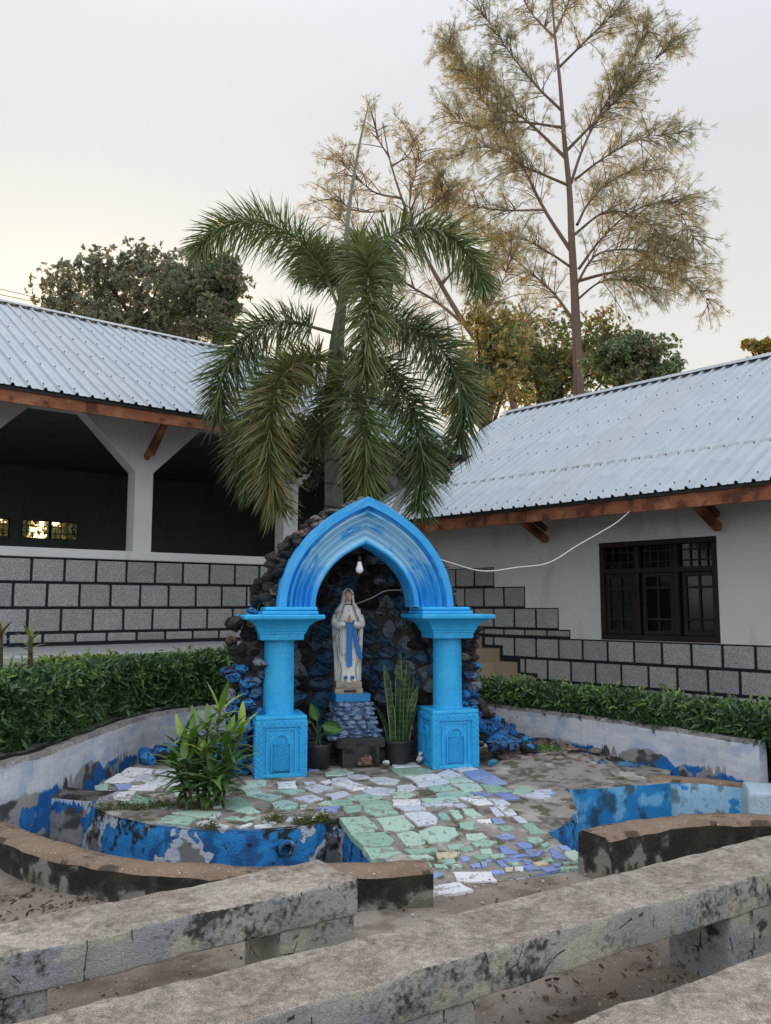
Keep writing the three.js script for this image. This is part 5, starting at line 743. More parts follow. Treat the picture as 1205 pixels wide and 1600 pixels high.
function instances(parent, name, geo, m, list, col) {                     // list of [position, quaternion, scale]
  const o = new THREE.InstancedMesh(geo, m, list.length), mt = new THREE.Matrix4(), s = v(), c = new THREE.Color();
  list.forEach(([p, q, k], i) => { o.setMatrixAt(i, mt.compose(p, q, s.setScalar(k))); if (col) o.setColorAt(i, col(c, p)); });
  o.name = parent === scene ? numbered(name) : name; o.castShadow = o.receiveShadow = true; o.userData.kind = 'stuff'; parent.add(o); return o;
}
const vary = (c) => { const k = rr(0.6, 1.3), y = rnd() < 0.025 ? 1.4 : rr(0.9, 1.15); return c.setRGB(k * y, k, k * (y > 1.2 ? 0.6 : 1)); };                  // each leaf a little older or younger
const qTo = (d, roll = rr(0, 6.3)) => new THREE.Quaternion().setFromUnitVectors(v(0, 1, 0), d).multiply(new THREE.Quaternion().setFromAxisAngle(v(0, 1, 0), roll));
function leafGeo(len, w, n = 1, spread = 0.8, droop = 0.3, seed = 1) { const B = new Blades(); rnd = RNG(seed); for (let i = 0; i < n; i++) { const d = n === 1 ? v(0, 1, 0.25).normalize() : v(rr(-spread, spread), rr(0.2, 1), rr(-spread, spread)).normalize(); B.add(n === 1 ? v() : v(rr(-0.3, 0.3) * len, rr(0, 0.4) * len, rr(-0.3, 0.3) * len), d, len * rr(0.75, 1.1), w, droop, rdir(), 2); } return B.geo(); }

// ---- foxtail palm behind the shrine
{
  rnd = RNG(201);
  const Z = -10.6, palm = thing('foxtail_palm', 'foxtail palm with bushy arching fronds rising behind the blue arch', 'palm tree', [0, 0, 0]);
  const base = atZ(522, 790, Z); const org = v(base.x, 0.44, Z); palm.position.copy(org); const L = (px, py, dz = 0) => atZ(px, py, Z + dz).sub(org);
  const tr = taper([v(0.0, 0, 0), L(522, 860), L(522, 780), L(521, 720), L(521, 650), L(522, 610)], [0.15, 0.135, 0.128, 0.12, 0.112, 0.105], 60, 16); { const p = tr.attributes.position, uv = tr.attributes.uv; for (let i = 0; i < p.count; i++) { uv.setXY(i, uv.getY(i), p.getY(i) * 0.25 + 0.03 * vn3(p.getX(i) * 9, p.getY(i) * 2, p.getZ(i) * 9)); } } part(palm, 'trunk', tr, M.bark);
  part(palm, 'crownshaft', taper([L(522, 625), L(523, 590), L(526, 545), L(531, 500), L(537, 455), L(540, 415)], [0.105, 0.108, 0.098, 0.075, 0.055, 0.035], 30, 14), std({ map: rep(barkMap, 1, 0.3), color: lin(0.55, 0.66, 0.36), roughness: 0.6 }));
  part(palm, 'spear_leaf', taper([L(538, 430), L(541, 370), L(549, 300), L(562, 225), L(578, 154)], [0.034, 0.03, 0.024, 0.016, 0.004], 20, 7), std({ color: lin(0.20, 0.20, 0.15), roughness: 0.7 }));
  const greens = [leafMat(0.14, 0.195, 0.055), leafMat(0.19, 0.24, 0.065), leafMat(0.10, 0.15, 0.05), leafMat(0.22, 0.195, 0.045), leafMat(0.13, 0.17, 0.045)];
  const rach = std({ color: lin(0.20, 0.22, 0.09), roughness: 0.7 });
  const fronds = [
    [[[528, 478, 0], [512, 440, -0.05], [488, 400, -0.1], [440, 358, -0.15], [385, 346, -0.2], [335, 362, -0.2], [306, 395, -0.2]], 0, 0.40],
    [[[536, 480, 0], [556, 430, 0.1], [590, 384, 0.25], [640, 358, 0.35], [695, 366, 0.45], [735, 400, 0.5], [756, 450, 0.5]], 1, 0.38],
    [[[540, 470, 0.05], [553, 425, 0.4], [566, 400, 0.8], [575, 420, 1.25], [577, 470, 1.5], [574, 530, 1.6], [570, 585, 1.6]], 1, 0.36],
    [[[520, 520, 0], [492, 512, 0.15], [452, 502, 0.3], [405, 512, 0.4], [368, 548, 0.5], [344, 605, 0.5], [340, 655, 0.5]], 4, 0.38],
    [[[520, 548, 0.05], [490, 562, 0.5], [450, 578, 0.9], [428, 626, 1.15], [420, 690, 1.25], [424, 750, 1.25], [436, 795, 1.2]], 3, 0.38],
    [[[534, 545, 0.1], [552, 590, 0.6], [564, 640, 1.0], [570, 690, 1.1], [571, 735, 1.1], [571, 772, 1.05]], 0, 0.40],
    [[[540, 500, 0], [580, 492, 0.2], [630, 502, 0.35], [680, 535, 0.5], [715, 590, 0.55], [727, 645, 0.5], [716, 695, 0.5]], 2, 0.38],
    [[[540, 545, 0], [585, 560, 0.25], [625, 605, 0.5], [650, 665, 0.65], [660, 730, 0.7], [655, 795, 0.65]], 2, 0.38],
    [[[518, 560, -0.05], [470, 572, -0.3], [415, 605, -0.5], [384, 660, -0.6], [376, 715, -0.6], [390, 765, -0.6]], 2, 0.36],
    [[[532, 470, -0.1], [520, 425, -0.35], [505, 395, -0.7], [485, 400, -1.1], [470, 430, -1.4]], 1, 0.34],
    [[[536, 470, -0.1], [548, 420, -0.3], [560, 385, -0.6], [590, 395, -1.0], [615, 440, -1.3]], 0, 0.34],
    [[[524, 590, 0], [512, 620, 0.35], [500, 660, 0.5], [490, 700, 0.45]], 2, 0.24],
  ];
  for (const [pts, mi, leafL] of fronds) {
    const P = pts.map(([x, y, d]) => L(x, y, d)), c = new THREE.CatmullRomCurve3(P, false, 'centripetal'), len = c.getLength(), f = part(palm, 'frond', taper(P, [0.026, 0.018, 0.013, 0.009, 0.006, 0.003], 26, 6), rach);
    const B = [new Blades(), new Blades()], T = v(), C = v(), n = Math.round(len * 62);
    for (let i = 0; i < n; i++) {
      const s = 0.13 + 0.87 * (i + rnd() * 0.6) / n; c.getPointAt(Math.min(1, s), C); c.getTangentAt(Math.min(1, s), T);
      const e = leafL * (0.55 + 0.62 * Math.sin(PI * clamp(0.08 + s * 0.86))) * 1.2; const u = v().crossVectors(T, v(0, 1, 0)).normalize(); if (u.lengthSq() < 0.1) u.set(1, 0, 0); const w = v().crossVectors(u, T);
      for (let k = 0; k < 5; k++) { const a = k / 5 * 2 * PI + i * 0.9 + rr(-0.4, 0.4), d = u.clone().multiplyScalar(Math.cos(a)).addScaledVector(w, Math.sin(a)).multiplyScalar(1.0).addScaledVector(T, 0.26 + 0.6 * s * s + rr(-0.2, 0.25)).normalize(); B[rnd() < 0.7 ? 0 : 1].add(C, d, e * rr(0.75, 1.12), 0.0195 * rr(0.7, 1.15), rr(0.1, 0.4), rdir(), 3, 0.3); }
    }
    stuff(part(f, 'leaflets', B[0].geo(), greens[mi])); stuff(part(f, 'leaflets', B[1].geo(), greens[mi === 3 ? 4 : (mi + 1) % 3]));
  }
}
// ---- feathery casuarinas far behind, bark and leaf colours lightened in place of haze
function spray(seed, n, len, w) { const B = new Blades(); rnd = RNG(seed); for (let i = 0; i < n; i++) { const d = v(rr(-0.5, 0.5), rr(0.6, 1), rr(-0.5, 0.5)).normalize(); B.add(v(rr(-0.05, 0.05), rr(0, 0.18), rr(-0.05, 0.05)), d, len * rr(0.5, 1.15), w, rr(0.1, 0.5), rdir(), 2, 0.1); } return B.geo(); }
function tuft(seed, n, len, w) { const B = new Blades(); rnd = RNG(seed); for (let i = 0; i < n; i++) { const d = v(rr(-0.75, 0.75), rr(0.1, 1), rr(-0.75, 0.75)).normalize(); B.add(v(0, rr(0, 0.12), 0), d, len * rr(0.6, 1.15), w, rr(0.2, 0.9), rdir(), 2, 0.1); } return B.geo(); }
function casuarina(label, Z, trunkPx, rads, limbs, seed, dens, tintA, tintB, depth) {
  rnd = RNG(seed); const b0 = atZ(trunkPx[0][0], trunkPx[0][1], Z), t = thing('casuarina_tree', label, 'tree', [b0.x, 0, Z]), org = t.position.clone(), L = (x, y, d = 0) => atZ(x, y, Z + d).sub(org);
  const tp = [v(0.0, 0, 0), ...trunkPx.map(([x, y]) => L(x, y))]; part(t, 'trunk', taper(tp, rads, 50, 10), M.casuHazeBark);
  const tufts = [[], []], twigs = [];
  limbs.forEach((l, li) => {
    const dep = rr(-1, 1) * depth, P = l.map(([x, y], i) => L(x, y, dep * (i / (l.length - 1)))), c = new THREE.CatmullRomCurve3(P, false, 'centripetal'), len = c.getLength(), r0 = 0.02 * Math.sqrt(len) + 0.012; part(t, 'limb', taper(P, [r0, r0 * 0.7, r0 * 0.45, r0 * 0.22, 0.01], 24, 6), M.casuHazeBark);
    const nb = Math.round(len * dens); const C = v(), T = v();
    for (let i = 0; i < nb; i++) {
      const s = 0.16 + 0.84 * Math.pow(rnd(), 0.8); c.getPointAt(s, C); c.getTangentAt(s, T);
      const d = rdir().multiplyScalar(0.9).addScaledVector(T, 0.75).add(v(0, 0.25, 0)).normalize(), bl = rr(0.6, 1.7) * (1.15 - 0.5 * s), m = C.clone().addScaledVector(d, bl * 0.5), e = C.clone().addScaledVector(d, bl).add(v(0, -0.16 * bl, 0)); twigs.push(taper([C.clone(), m, e], [0.017, 0.012, 0.006], 4, 4));
      const cc = new THREE.QuadraticBezierCurve3(C.clone(), m, e), nt = Math.round(3 + bl * 5.5);
      for (let k = 0; k < nt; k++) { const u = 0.3 + 0.7 * (k + rnd()) / nt, p = cc.getPoint(Math.min(1, u)).add(rdir().multiplyScalar(rr(0, 0.3))); const dd = d.clone().multiplyScalar(0.7).add(rdir().multiplyScalar(0.6)).add(v(0, -0.3, 0)).normalize(); tufts[rnd() < 0.6 ? 0 : 1].push([p, qTo(dd), rr(0.5, 1.0)]); }
    }
  });
  stuff(part(t, 'twigs', merge(twigs), M.casuHazeBark));
  const g = [spray(seed + 1, 13, 0.36, 0.0125), spray(seed + 2, 12, 0.46, 0.0115)];
  instances(t, 'crown', g[0], tintA, tufts[0], vary); instances(t, 'crown', g[1], tintB, tufts[1], vary);
}
casuarina('tall feathery casuarina with straight trunk and open golden crown, behind the right roof', -27, [[905, 615], [901, 520], [897, 440], [893, 370], [890, 300], [882, 220], [875, 130], [866, 40], [858, -70]], [0.30, 0.24, 0.20, 0.18, 0.15, 0.12, 0.09, 0.065, 0.04, 0.015], [
  [[892, 392], [851, 328], [804, 234], [757, 158], [722, 100], [700, 62]], [[898, 503], [863, 456], [816, 415], [781, 386], [740, 350]], [[850, 328], [781, 328], [716, 316], [688, 296]], [[904, 439], [950, 427], [1003, 421], [1050, 430], [1085, 445], [1112, 476]], [[904, 421], [939, 374], [985, 333], [1044, 316], [1085, 372]], [[892, 287], [910, 234], [945, 164], [985, 100], [1022, 30]], [[898, 281], [945, 246], [1003, 216], [1062, 208]], [[902, 351], [921, 316], [968, 275], [1040, 262]], [[880, 175], [839, 135], [792, 76], [750, 15]], [[874, 105], [921, 58], [968, 10], [1000, -40]], [[883, 246], [828, 193], [763, 140], [695, 70]], [[868, 60], [830, 20], [800, -40]], [[868, 50], [890, 0], [910, -60]], [[886, 235], [940, 180], [1000, 120], [1062, 52]], [[889, 290], [820, 260], [760, 230], [700, 250]], [[896, 420], [850, 390], [800, 370], [760, 410]], [[900, 470], [940, 440], [990, 440], [1020, 450]], [[893, 370], [950, 330], [1010, 350], [1060, 400]], [[884, 200], [800, 190], [740, 200], [690, 170]], [[898, 450], [930, 400], [970, 390], [1040, 400], [1090, 420]]], 211, 14, leafMat(0.42, 0.385, 0.19, 0.65), leafMat(0.28, 0.32, 0.17, 0.65), 2.4);
casuarina('slender leaning casuarina with golden tufts between the palm and the tall tree', -24.5, [[806, 650], [786, 585], [751, 538], [728, 509], [690, 446], [655, 380], [628, 310], [608, 245], [598, 190]], [0.22, 0.17, 0.15, 0.13, 0.11, 0.09, 0.07, 0.05, 0.03, 0.015], [
  [[728, 509], [680, 470], [630, 440], [575, 395], [530, 340]], [[655, 380], [640, 320], [650, 270], [660, 235]], [[628, 310], [585, 300], [550, 270], [530, 250]], [[690, 446], [720, 400], [700, 340], [690, 290]], [[608, 245], [590, 215], [585, 190]], [[640, 345], [690, 310], [705, 290]], [[600, 330], [560, 330], [520, 310]], [[751, 538], [760, 490], [740, 440]], [[728, 509], [770, 470], [790, 430], [800, 400]], [[780, 570], [750, 590], [720, 600]], [[786, 585], [800, 540], [820, 500]], [[612, 260], [640, 240], [650, 215]], [[751, 538], [700, 530], [660, 520], [620, 500]]], 221, 11.0, leafMat(0.46, 0.38, 0.16, 0.6), leafMat(0.30, 0.31, 0.16, 0.6), 1.3);
// ---- broad-leaved trees
function leafyTree(label, Z, px, py, rx, ry, seed, mats, lobes, per, leaf, trunkH = 0, group) {
  rnd = RNG(seed); const c = atZ(px, py, Z), k = -Z / FOCAL, RX = rx * k, RY = ry * k, RZ = Math.min(RX, RY * 1.6) * 0.8, t = thing('leafy_tree', label, 'tree', [c.x, 0, Z], 0, group), lists = mats.map(() => []), cy = c.y;
  const tr = [v(0, 0, 0), v(rr(-0.2, 0.2), cy * 0.45, 0), v(rr(-0.3, 0.3), cy - RY * 0.3, 0), v(0, cy + RY * 0.4, 0)]; part(t, 'trunk', taper(tr, [0.22, 0.17, 0.13, 0.04], 24, 8), M.darkBark);
  for (let i = 0; i < lobes; i++) {
    const d = rdir(), q = Math.pow(rnd(), 0.4), o = v(d.x * RX * q, cy + d.y * RY * q, d.z * RZ * q), lr = rr(0.22, 0.44) * Math.min(RX, RY * 1.5), st = tr[2].clone().lerp(tr[1], rnd() * 0.5);
    if (i < 16) part(t, 'limb', taper([st, st.clone().lerp(o, 0.5).add(v(0, 0.15, 0)), o], [0.07, 0.045, 0.015], 8, 5), M.darkBark);
    const mi = Math.floor(rnd() * mats.length);
    for (let j = 0; j < per; j++) { const e = rdir().multiplyScalar(lr * Math.pow(rnd(), 0.7)); e.y *= 0.8; const p = o.clone().add(e); lists[rnd() < 0.75 ? mi : Math.floor(rnd() * mats.length)].push([p, qTo(e.clone().normalize().add(rdir().multiplyScalar(0.7)).normalize()), rr(0.7, 1.25)]); }
  }
  mats.forEach((m, i) => instances(t, 'crown', leafGeo(leaf, leaf * 0.42, 7, 1.0, 0.4, seed + i * 3 + 1), m, lists[i], vary));
}
const GR1 = leafMat(0.21, 0.25, 0.14, 0.55), GR2 = leafMat(0.28, 0.29, 0.18, 0.6), GR3 = leafMat(0.26, 0.34, 0.12, 0.55), GR4 = leafMat(0.19, 0.28, 0.13, 0.5), GR5 = leafMat(0.40, 0.35, 0.10, 0.6), GR6 = leafMat(0.42, 0.38, 0.05, 0.55);  // distant crown colours, haze put in by lightening the greens
leafyTree('broad dark grey green tree behind the ridge of the left hall', -25, 222, 475, 160, 88, 301, [GR1, GR2, GR2], 62, 60, 0.17);
leafyTree('low tree behind the left hall, between the broad dark tree and the palm', -23.5, 335, 470, 55, 70, 307, [GR2, GR1], 26, 60, 0.16);
leafyTree('bushy green tree around the foot of the tall casuarina, above the right ridge', -30, 868, 560, 110, 78, 311, [GR3, GR4, GR5], 66, 66, 0.15);
leafyTree('sunlit yellow green tree between palm and tall casuarina, above the roof valley', -22.5, 765, 580, 72, 95, 317, [GR3, GR5, GR5], 36, 60, 0.14);
leafyTree('small round dark green tree right of the tall casuarina trunk, above the ridge', -25, 992, 572, 72, 44, 323, [GR4, GR3, GR2], 40, 56, 0.15);
leafyTree('yellow green treetop peeping over the right end of the ridge', -26, 1190, 548, 26, 24, 329, [GR6, GR5], 9, 40, 0.16);
leafyTree('tree low behind the hall seen through its grilled openings', -26, 40, 835, 120, 60, 331, [GR5, GR5, GR3], 20, 50, 0.16);
leafyTree('tree low behind the hall, hidden but for leaves in the right half of the opening', -25, 150, 820, 80, 60, 337, [GR3, GR5], 24, 50, 0.16);
// ---- clipped hedges along the garden wall
function hedge(label, path, off, wHalf, y0, y1, n, seed, mats, clip) {
  rnd = RNG(seed); const c = new THREE.CatmullRomCurve3(path, false, 'centripetal'), t = thing('hedge', label, 'hedge', [0, 0, 0]), P = v(), T = v(), lists = mats.map(() => []), stems = [], tall = c.getLength();
  for (let i = 0; i < n; i++) {
    const s = rnd(); c.getPointAt(s, P); c.getTangentAt(s, T); const nx = T.z, nz = -T.x;
    let a = rr(-1, 1), b = rr(-1, 1); const face = rnd(); if (face < 0.42) b = rr(0.72, 1.05); else if (face < 0.78) a = (rnd() < 0.8 ? -1 : 1) * rr(0.78, 1.08); 
    const lump = 1 + 0.34 * fb3(P.x * 2.2 + a, b * 1.5, P.z * 2.2, seed) + 0.34 * fb3(P.x * 7, b * 3 + a, P.z * 7, seed + 1), q = Math.abs(a) ** 3 + Math.max(0, b) ** 3 > 1.5 ? 0.86 : 1;
    const o = off + a * wHalf * lump * q, y = (y0 + y1) / 2 + b * (y1 - y0) / 2 * lump * q, p = v(P.x + nx * o, y, P.z + nz * o); if (clip && !clip(p)) continue;
    const d = v(nx * a * 0.7, 0.5 + b * 0.5, nz * a * 0.7).normalize().add(rdir().multiplyScalar(0.85)).normalize(); lists[Math.floor(rnd() * mats.length)].push([p, qTo(d), rr(0.7, 1.35)]);
  }
  const shoots = []; for (let i = 0; i < tall * 26; i++) { const s = rnd(); c.getPointAt(s, P); c.getTangentAt(s, T); const side = rnd() < 0.35, o = off + (side ? -wHalf * rr(0.85, 1.1) : rr(-0.9, 0.9) * wHalf), y = side ? lerp(y0, y1, rnd()) : y1 + rr(-0.06, 0.05), p = v(P.x + T.z * o, y, P.z - T.x * o), d = v(rr(-0.4, 0.4) - (side ? T.z : 0), 0.8, rr(-0.4, 0.4) + (side ? T.x : 0)).normalize(), l = rr(0.04, 0.13); for (let k = 0; k < 5; k++) shoots.push([p.clone().addScaledVector(d, l * k / 4), qTo(d.clone().add(rdir().multiplyScalar(0.6)).normalize()), rr(0.7, 1.2)]); }
  instances(t, 'young_shoots', leafGeo(0.085, 0.02, 2, 0.8, 0.3, seed + 17), HY, shoots);
  for (let i = 0; i < 90; i++) { const s = rnd(); c.getPointAt(s, P); c.getTangentAt(s, T); const o = off + rr(-0.6, 0.6) * wHalf, b = v(P.x + T.z * o, y0 - 0.03, P.z - T.x * o); stems.push(taper([b, b.clone().add(v(rr(-0.05, 0.05), (y1 - y0) * 0.5, rr(-0.05, 0.05))), b.clone().add(v(rr(-0.12, 0.12), (y1 - y0) * 0.85, rr(-0.12, 0.12)))], [0.012, 0.009, 0.004], 5, 5)); }
  stuff(part(t, 'stems', merge(stems), M.darkBark));
  mats.forEach((m, i) => instances(t, 'foliage', leafGeo(0.115, 0.024, 4, 0.9, 0.35, seed + 5 + i), m, lists[i], vary)); return t;
}
const HY = leafMat(0.17, 0.30, 0.06, 0.4, 0.5), H1 = leafMat(0.05, 0.12, 0.03, 0.3, 0.5), H2 = leafMat(0.10, 0.20, 0.045, 0.35, 0.5), H3 = leafMat(0.032, 0.08, 0.028, 0.25, 0.5), H4 = leafMat(0.22, 0.30, 0.03, 0.35, 0.5);
hedge('deep dark green clipped hedge above the curved garden wall, in front of the left terrace', wallPath.slice(0, 9), 0.5, 0.34, 0.5, 0.98, 14000, 401, [H1, H2, H3, H1]);
hedge('low clipped green hedge above the garden wall, below the classroom window', [...wallPath.slice(10), v(3.6, 0, -6.1)], 0.2, 0.16, 0.49, 0.66, 6500, 407, [H1, H2, H2, H3]);
{
  const h = thing('bright_shrub', 'patch of yellow green leaves behind the dark hedge, along the terrace edge', 'shrub', [0, 0, 0]); rnd = RNG(411); const l = []; for (let i = 0; i < 700; i++) { const t = rnd(), p = atZ(lerp(60, 185, t), lerp(1042, 1036, t), lerp(-8.35, -9.2, t)); p.add(v(gauss() * 0.14, gauss() * 0.05, gauss() * 0.08)); l.push([p, qTo(v(0, 1, 0).add(rdir().multiplyScalar(0.9)).normalize()), rr(0.5, 0.95)]); } instances(h, 'foliage', leafGeo(0.09, 0.03, 3, 0.9, 0.3, 412), H4, l);
  const l2 = []; for (let i = 0; i < 14; i++) l2.push(taper([v(-4.0 + i * 0.1, 0.44, -8.3 - i * 0.06), v(-4.0 + i * 0.1, 0.9, -8.3 - i * 0.06)], [0.008, 0.004], 3, 4)); stuff(part(h, 'stems', merge(l2), M.darkBark));
}
function blade(len, w, droop, segs, fold = 0.3) { const B = new Blades(); B.add(v(), v(0, 1, 0), len, w, 0, v(1, 0, 0), segs, fold); const g = B.geo(), p = g.attributes.position; for (let i = 0; i < p.count; i++) { const y = p.getY(i), t = y / len; p.setZ(i, p.getZ(i) + droop * len * t * t); p.setY(i, y * (1 - 0.35 * droop * t)); } g.computeVertexNormals(); return g; }
// ---- leafy dracaena on the terrace
{
  rnd = RNG(421); const b = onPlaza(322, 1256), t = thing('dracaena_shrub', 'bushy green shrub of pointed leaves on cane stems, on the tiles left of the shrine', 'shrub', [b.x, 0.115, b.z]);
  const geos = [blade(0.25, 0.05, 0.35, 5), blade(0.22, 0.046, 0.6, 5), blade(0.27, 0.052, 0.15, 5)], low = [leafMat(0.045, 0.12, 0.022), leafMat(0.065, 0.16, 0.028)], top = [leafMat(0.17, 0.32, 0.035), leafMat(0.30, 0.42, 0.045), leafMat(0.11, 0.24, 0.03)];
  const stems = [[0.02, 0.03, 0.10, 0.72, 0.02], [-0.05, 0.02, -0.10, 0.55, 0.05], [0.06, -0.03, 0.17, 0.50, 0.1], [-0.1, 0.04, -0.20, 0.50, 0.0], [0.0, 0.08, 0.0, 0.42, 0.14], [0.1, 0.06, 0.2, 0.36, 0.16], [-0.08, 0.1, -0.13, 0.36, 0.2], [0.12, 0, 0.24, 0.56, -0.08], [-0.02, -0.06, -0.02, 0.60, -0.1], [0.04, 0.12, 0.08, 0.28, 0.22], [-0.14, -0.02, -0.24, 0.32, 0.05]];
  let leaves = 0;
  stems.forEach(([x, z, ex, h, ez], si) => {
    const pts = [v(x, -0.03, z), v(lerp(x, ex, 0.4), h * 0.5, lerp(z, ez, 0.4)), v(ex, h, ez)]; part(t, 'stem', taper(pts, [0.013, 0.011, 0.008], 10, 6), std({ color: lin(0.14, 0.13, 0.05) })); const c = new THREE.CatmullRomCurve3(pts);
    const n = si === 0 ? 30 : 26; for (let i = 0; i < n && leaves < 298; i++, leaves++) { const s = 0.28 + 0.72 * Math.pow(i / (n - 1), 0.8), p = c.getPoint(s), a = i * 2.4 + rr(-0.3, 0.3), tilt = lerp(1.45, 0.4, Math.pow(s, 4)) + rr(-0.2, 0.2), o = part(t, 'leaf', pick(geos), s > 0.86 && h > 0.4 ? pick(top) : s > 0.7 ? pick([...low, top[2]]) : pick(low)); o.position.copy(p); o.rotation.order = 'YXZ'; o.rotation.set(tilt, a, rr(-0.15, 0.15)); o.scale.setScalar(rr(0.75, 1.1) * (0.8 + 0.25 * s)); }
  });
}
// ---- potted plants in the cave
{
  rnd = RNG(431); const b = gW(0.36, 0.0, -0.38), t = thing('potted_snake_plant', 'black pot of tall snake plant with yellow edged leaves beside the statue base', 'potted plant', b.toArray());
  part(t, 'pot', new THREE.LatheGeometry([[0, 0.005], [0.105, 0], [0.112, 0.01], [0.138, 0.19], [0.15, 0.195], [0.152, 0.22], [0.142, 0.224], [0.134, 0.2], [0, 0.195]].map((p) => new V2(...p)), 32), M.pot); part(t, 'potting_soil', new THREE.CircleGeometry(0.134, 20).rotateX(-PI / 2).translate(0, 0.2, 0), M.soil);
  const inner = tex(256, (u, w, i, j) => { const band = fbm2(u * 0.6, w, 18, 3, 441) + 0.15 * Math.sin(w * 90); return mixc([0.12, 0.22, 0.11], [0.27, 0.38, 0.21], sstep(0.42, 0.70, band)); }), im = new THREE.MeshPhysicalMaterial({ map: inner, roughness: 0.45, side: THREE.DoubleSide }), em = leafMat(0.36, 0.36, 0.12, 0.2, 0.5);
  [[-0.06, 0.03, -0.14, 0.03, 0.70], [0.0, 0.05, 0.0, 0.07, 0.54], [0.03, 0.07, 0.05, 0.1, 0.60], [0.06, 0.03, 0.10, 0.05, 0.70], [0.07, -0.02, 0.16, -0.04, 0.58], [0.02, -0.04, 0.04, -0.08, 0.72], [-0.05, 0.07, -0.09, 0.12, 0.42], [0.09, 0.02, 0.2, 0.03, 0.50], [0.0, 0.0, 0.02, 0.0, 0.80], [-0.09, 0, -0.24, 0.03, 0.34], [0.09, 0.06, 0.19, 0.12, 0.34]].forEach(([x, z, ex, ez, h], k) => {
    const tw = rr(-0.7, 0.7), W = rr(0.056, 0.074), f = (e) => gridGeo(14, 4, (a, bq) => { const s = e ? [-1, -0.8, 0, 0.8, 1][Math.round(bq * 4)] : lerp(-0.84, 0.84, bq), ww = W * 0.5 * (a > 0.7 ? Math.pow(Math.max(0, (1 - a) / 0.3), 0.7) : lerp(0.7, 1, a / 0.7)), an = tw + a * 0.5 * (k % 2 ? 1 : -1), cx = lerp(x, ex, a * a), cz = lerp(z, ez, a * a); return v(cx + Math.cos(an) * s * ww, 0.19 + a * h * 1.12, cz + Math.sin(an) * s * ww + 0.008 * (1 - s * s) * -1 + (e ? 0 : 0.003)); }, (a, bq) => [bq * 0.2 + k * 0.13, a * h * 1.6]);
    const l = part(t, 'leaf', f(true), em); part(l, 'leaf_centre', f(false), im);
  });
  const b2 = gW(-0.42, 0.0, -0.36), d = thing('potted_dumbcane', 'dark pot with a few broad variegated leaves behind the left pedestal', 'potted plant', b2.toArray());
  part(d, 'pot', new THREE.LatheGeometry([[0, 0.0], [0.11, 0], [0.13, 0.2], [0.135, 0.22], [0.12, 0.22], [0.115, 0.19], [0, 0.19]].map((p) => new V2(...p)), 26), M.pot);
  const vein = tex(256, (u, w) => { const x = Math.abs(u - 0.5) * 2, s = Math.abs(((w * 14 - x * 3.2) % 1 + 1) % 1 - 0.5); let c = [0.10, 0.30, 0.10]; c = mixc(c, [0.62, 0.76, 0.42], sstep(0.22, 0.05, s) * sstep(0.95, 0.5, x) * 0.9); return mixc(c, [0.55, 0.7, 0.35], sstep(0.05, 0.01, x)); }), vm = new THREE.MeshPhysicalMaterial({ map: vein, roughness: 0.4, side: THREE.DoubleSide });
  [[-0.02, 0.02, 0.05, 0.40, 0.10, 0.22, 0.09, 0.25, 0.2, -1.75], [0.0, -0.02, 0.0, 0.43, 0.04, 0.21, 0.07, 0.1, 0, 0.3], [0.03, 0.0, -0.05, 0.42, 0.06, 0.15, 0.05, 0.4, 0, 1.15], [-0.03, -0.03, 0.04, 0.32, 0.10, 0.12, 0.05, 0.9, 0.6, -0.9]].forEach(([x, z, ex, ey, ez, len, w, tilt, turn, roll]) => {
    part(d, 'stalk', taper([v(x, 0.18, z), v(lerp(x, ex, 0.3), ey * 0.7, lerp(z, ez, 0.3)), v(ex, ey, ez)], [0.011, 0.009, 0.006], 8, 6), std({ color: lin(0.07, 0.12, 0.04) }));
    const g = gridGeo(14, 8, (a, s) => { const ww = w * Math.sin(PI * Math.pow(a, 0.75)) + 0.001, q = s * 2 - 1; return v(q * ww * 0.75, a * len * (1 - 0.12 * a), -0.25 * len * a * a * -1 + Math.abs(q) * ww * 0.25); }, (a, s) => [s, a]); const o = part(d, 'leaf', g, vm); o.position.set(ex, ey, ez); o.rotation.order = 'YXZ'; o.rotation.set(tilt, turn, roll);
  });
}
// ---- creeper hanging from the eaves behind the palm trunk
{
  rnd = RNG(451); const mk = (label, Z, px0, px1, py0, py1, n, cores) => { const o = atZ((px0 + px1) / 2, py0, Z), t = thing('hanging_creeper', label, 'creeper', [o.x, 0, Z]), l = [[], []], vines = []; for (let i = 0; i < cores; i++) { const x = rr(px0, px1), y = lerp(py0, py1, Math.pow(rnd(), 1.0)), st = atZ(x + rr(-8, 8), py0 + rr(-5, 15), Z).sub(t.position), e = atZ(x, y, Z + rr(-0.2, 0.25)).sub(t.position); vines.push(taper([st, st.clone().lerp(e, 0.5).add(v(rr(-0.06, 0.06), 0, rr(-0.05, 0.05))), e], [0.007, 0.005, 0.003], 6, 4)); for (let k = 0; k < n / cores; k++) { const p = st.clone().lerp(e, Math.sqrt(rnd())).add(v(gauss() * 0.11, gauss() * 0.1, gauss() * 0.1)); l[rnd() < 0.5 ? 0 : 1].push([p, qTo(rdir()), rr(0.6, 1.2)]); } } stuff(part(t, 'vines', merge(vines), M.darkBark)); [leafMat(0.055, 0.085, 0.02, 0.3), leafMat(0.03, 0.055, 0.02, 0.3)].forEach((m, i) => instances(t, 'foliage', leafGeo(0.075, 0.05, 2, 1, 0.3, 452 + i), m, l[i])); };
  mk('dark creeper with small round leaves hanging left of the palm trunk', -11.0, 450, 522, 655, 772, 900, 26); mk('creeper trailing under the eave right of the palm trunk', -11.4, 590, 700, 690, 752, 900, 26);
}
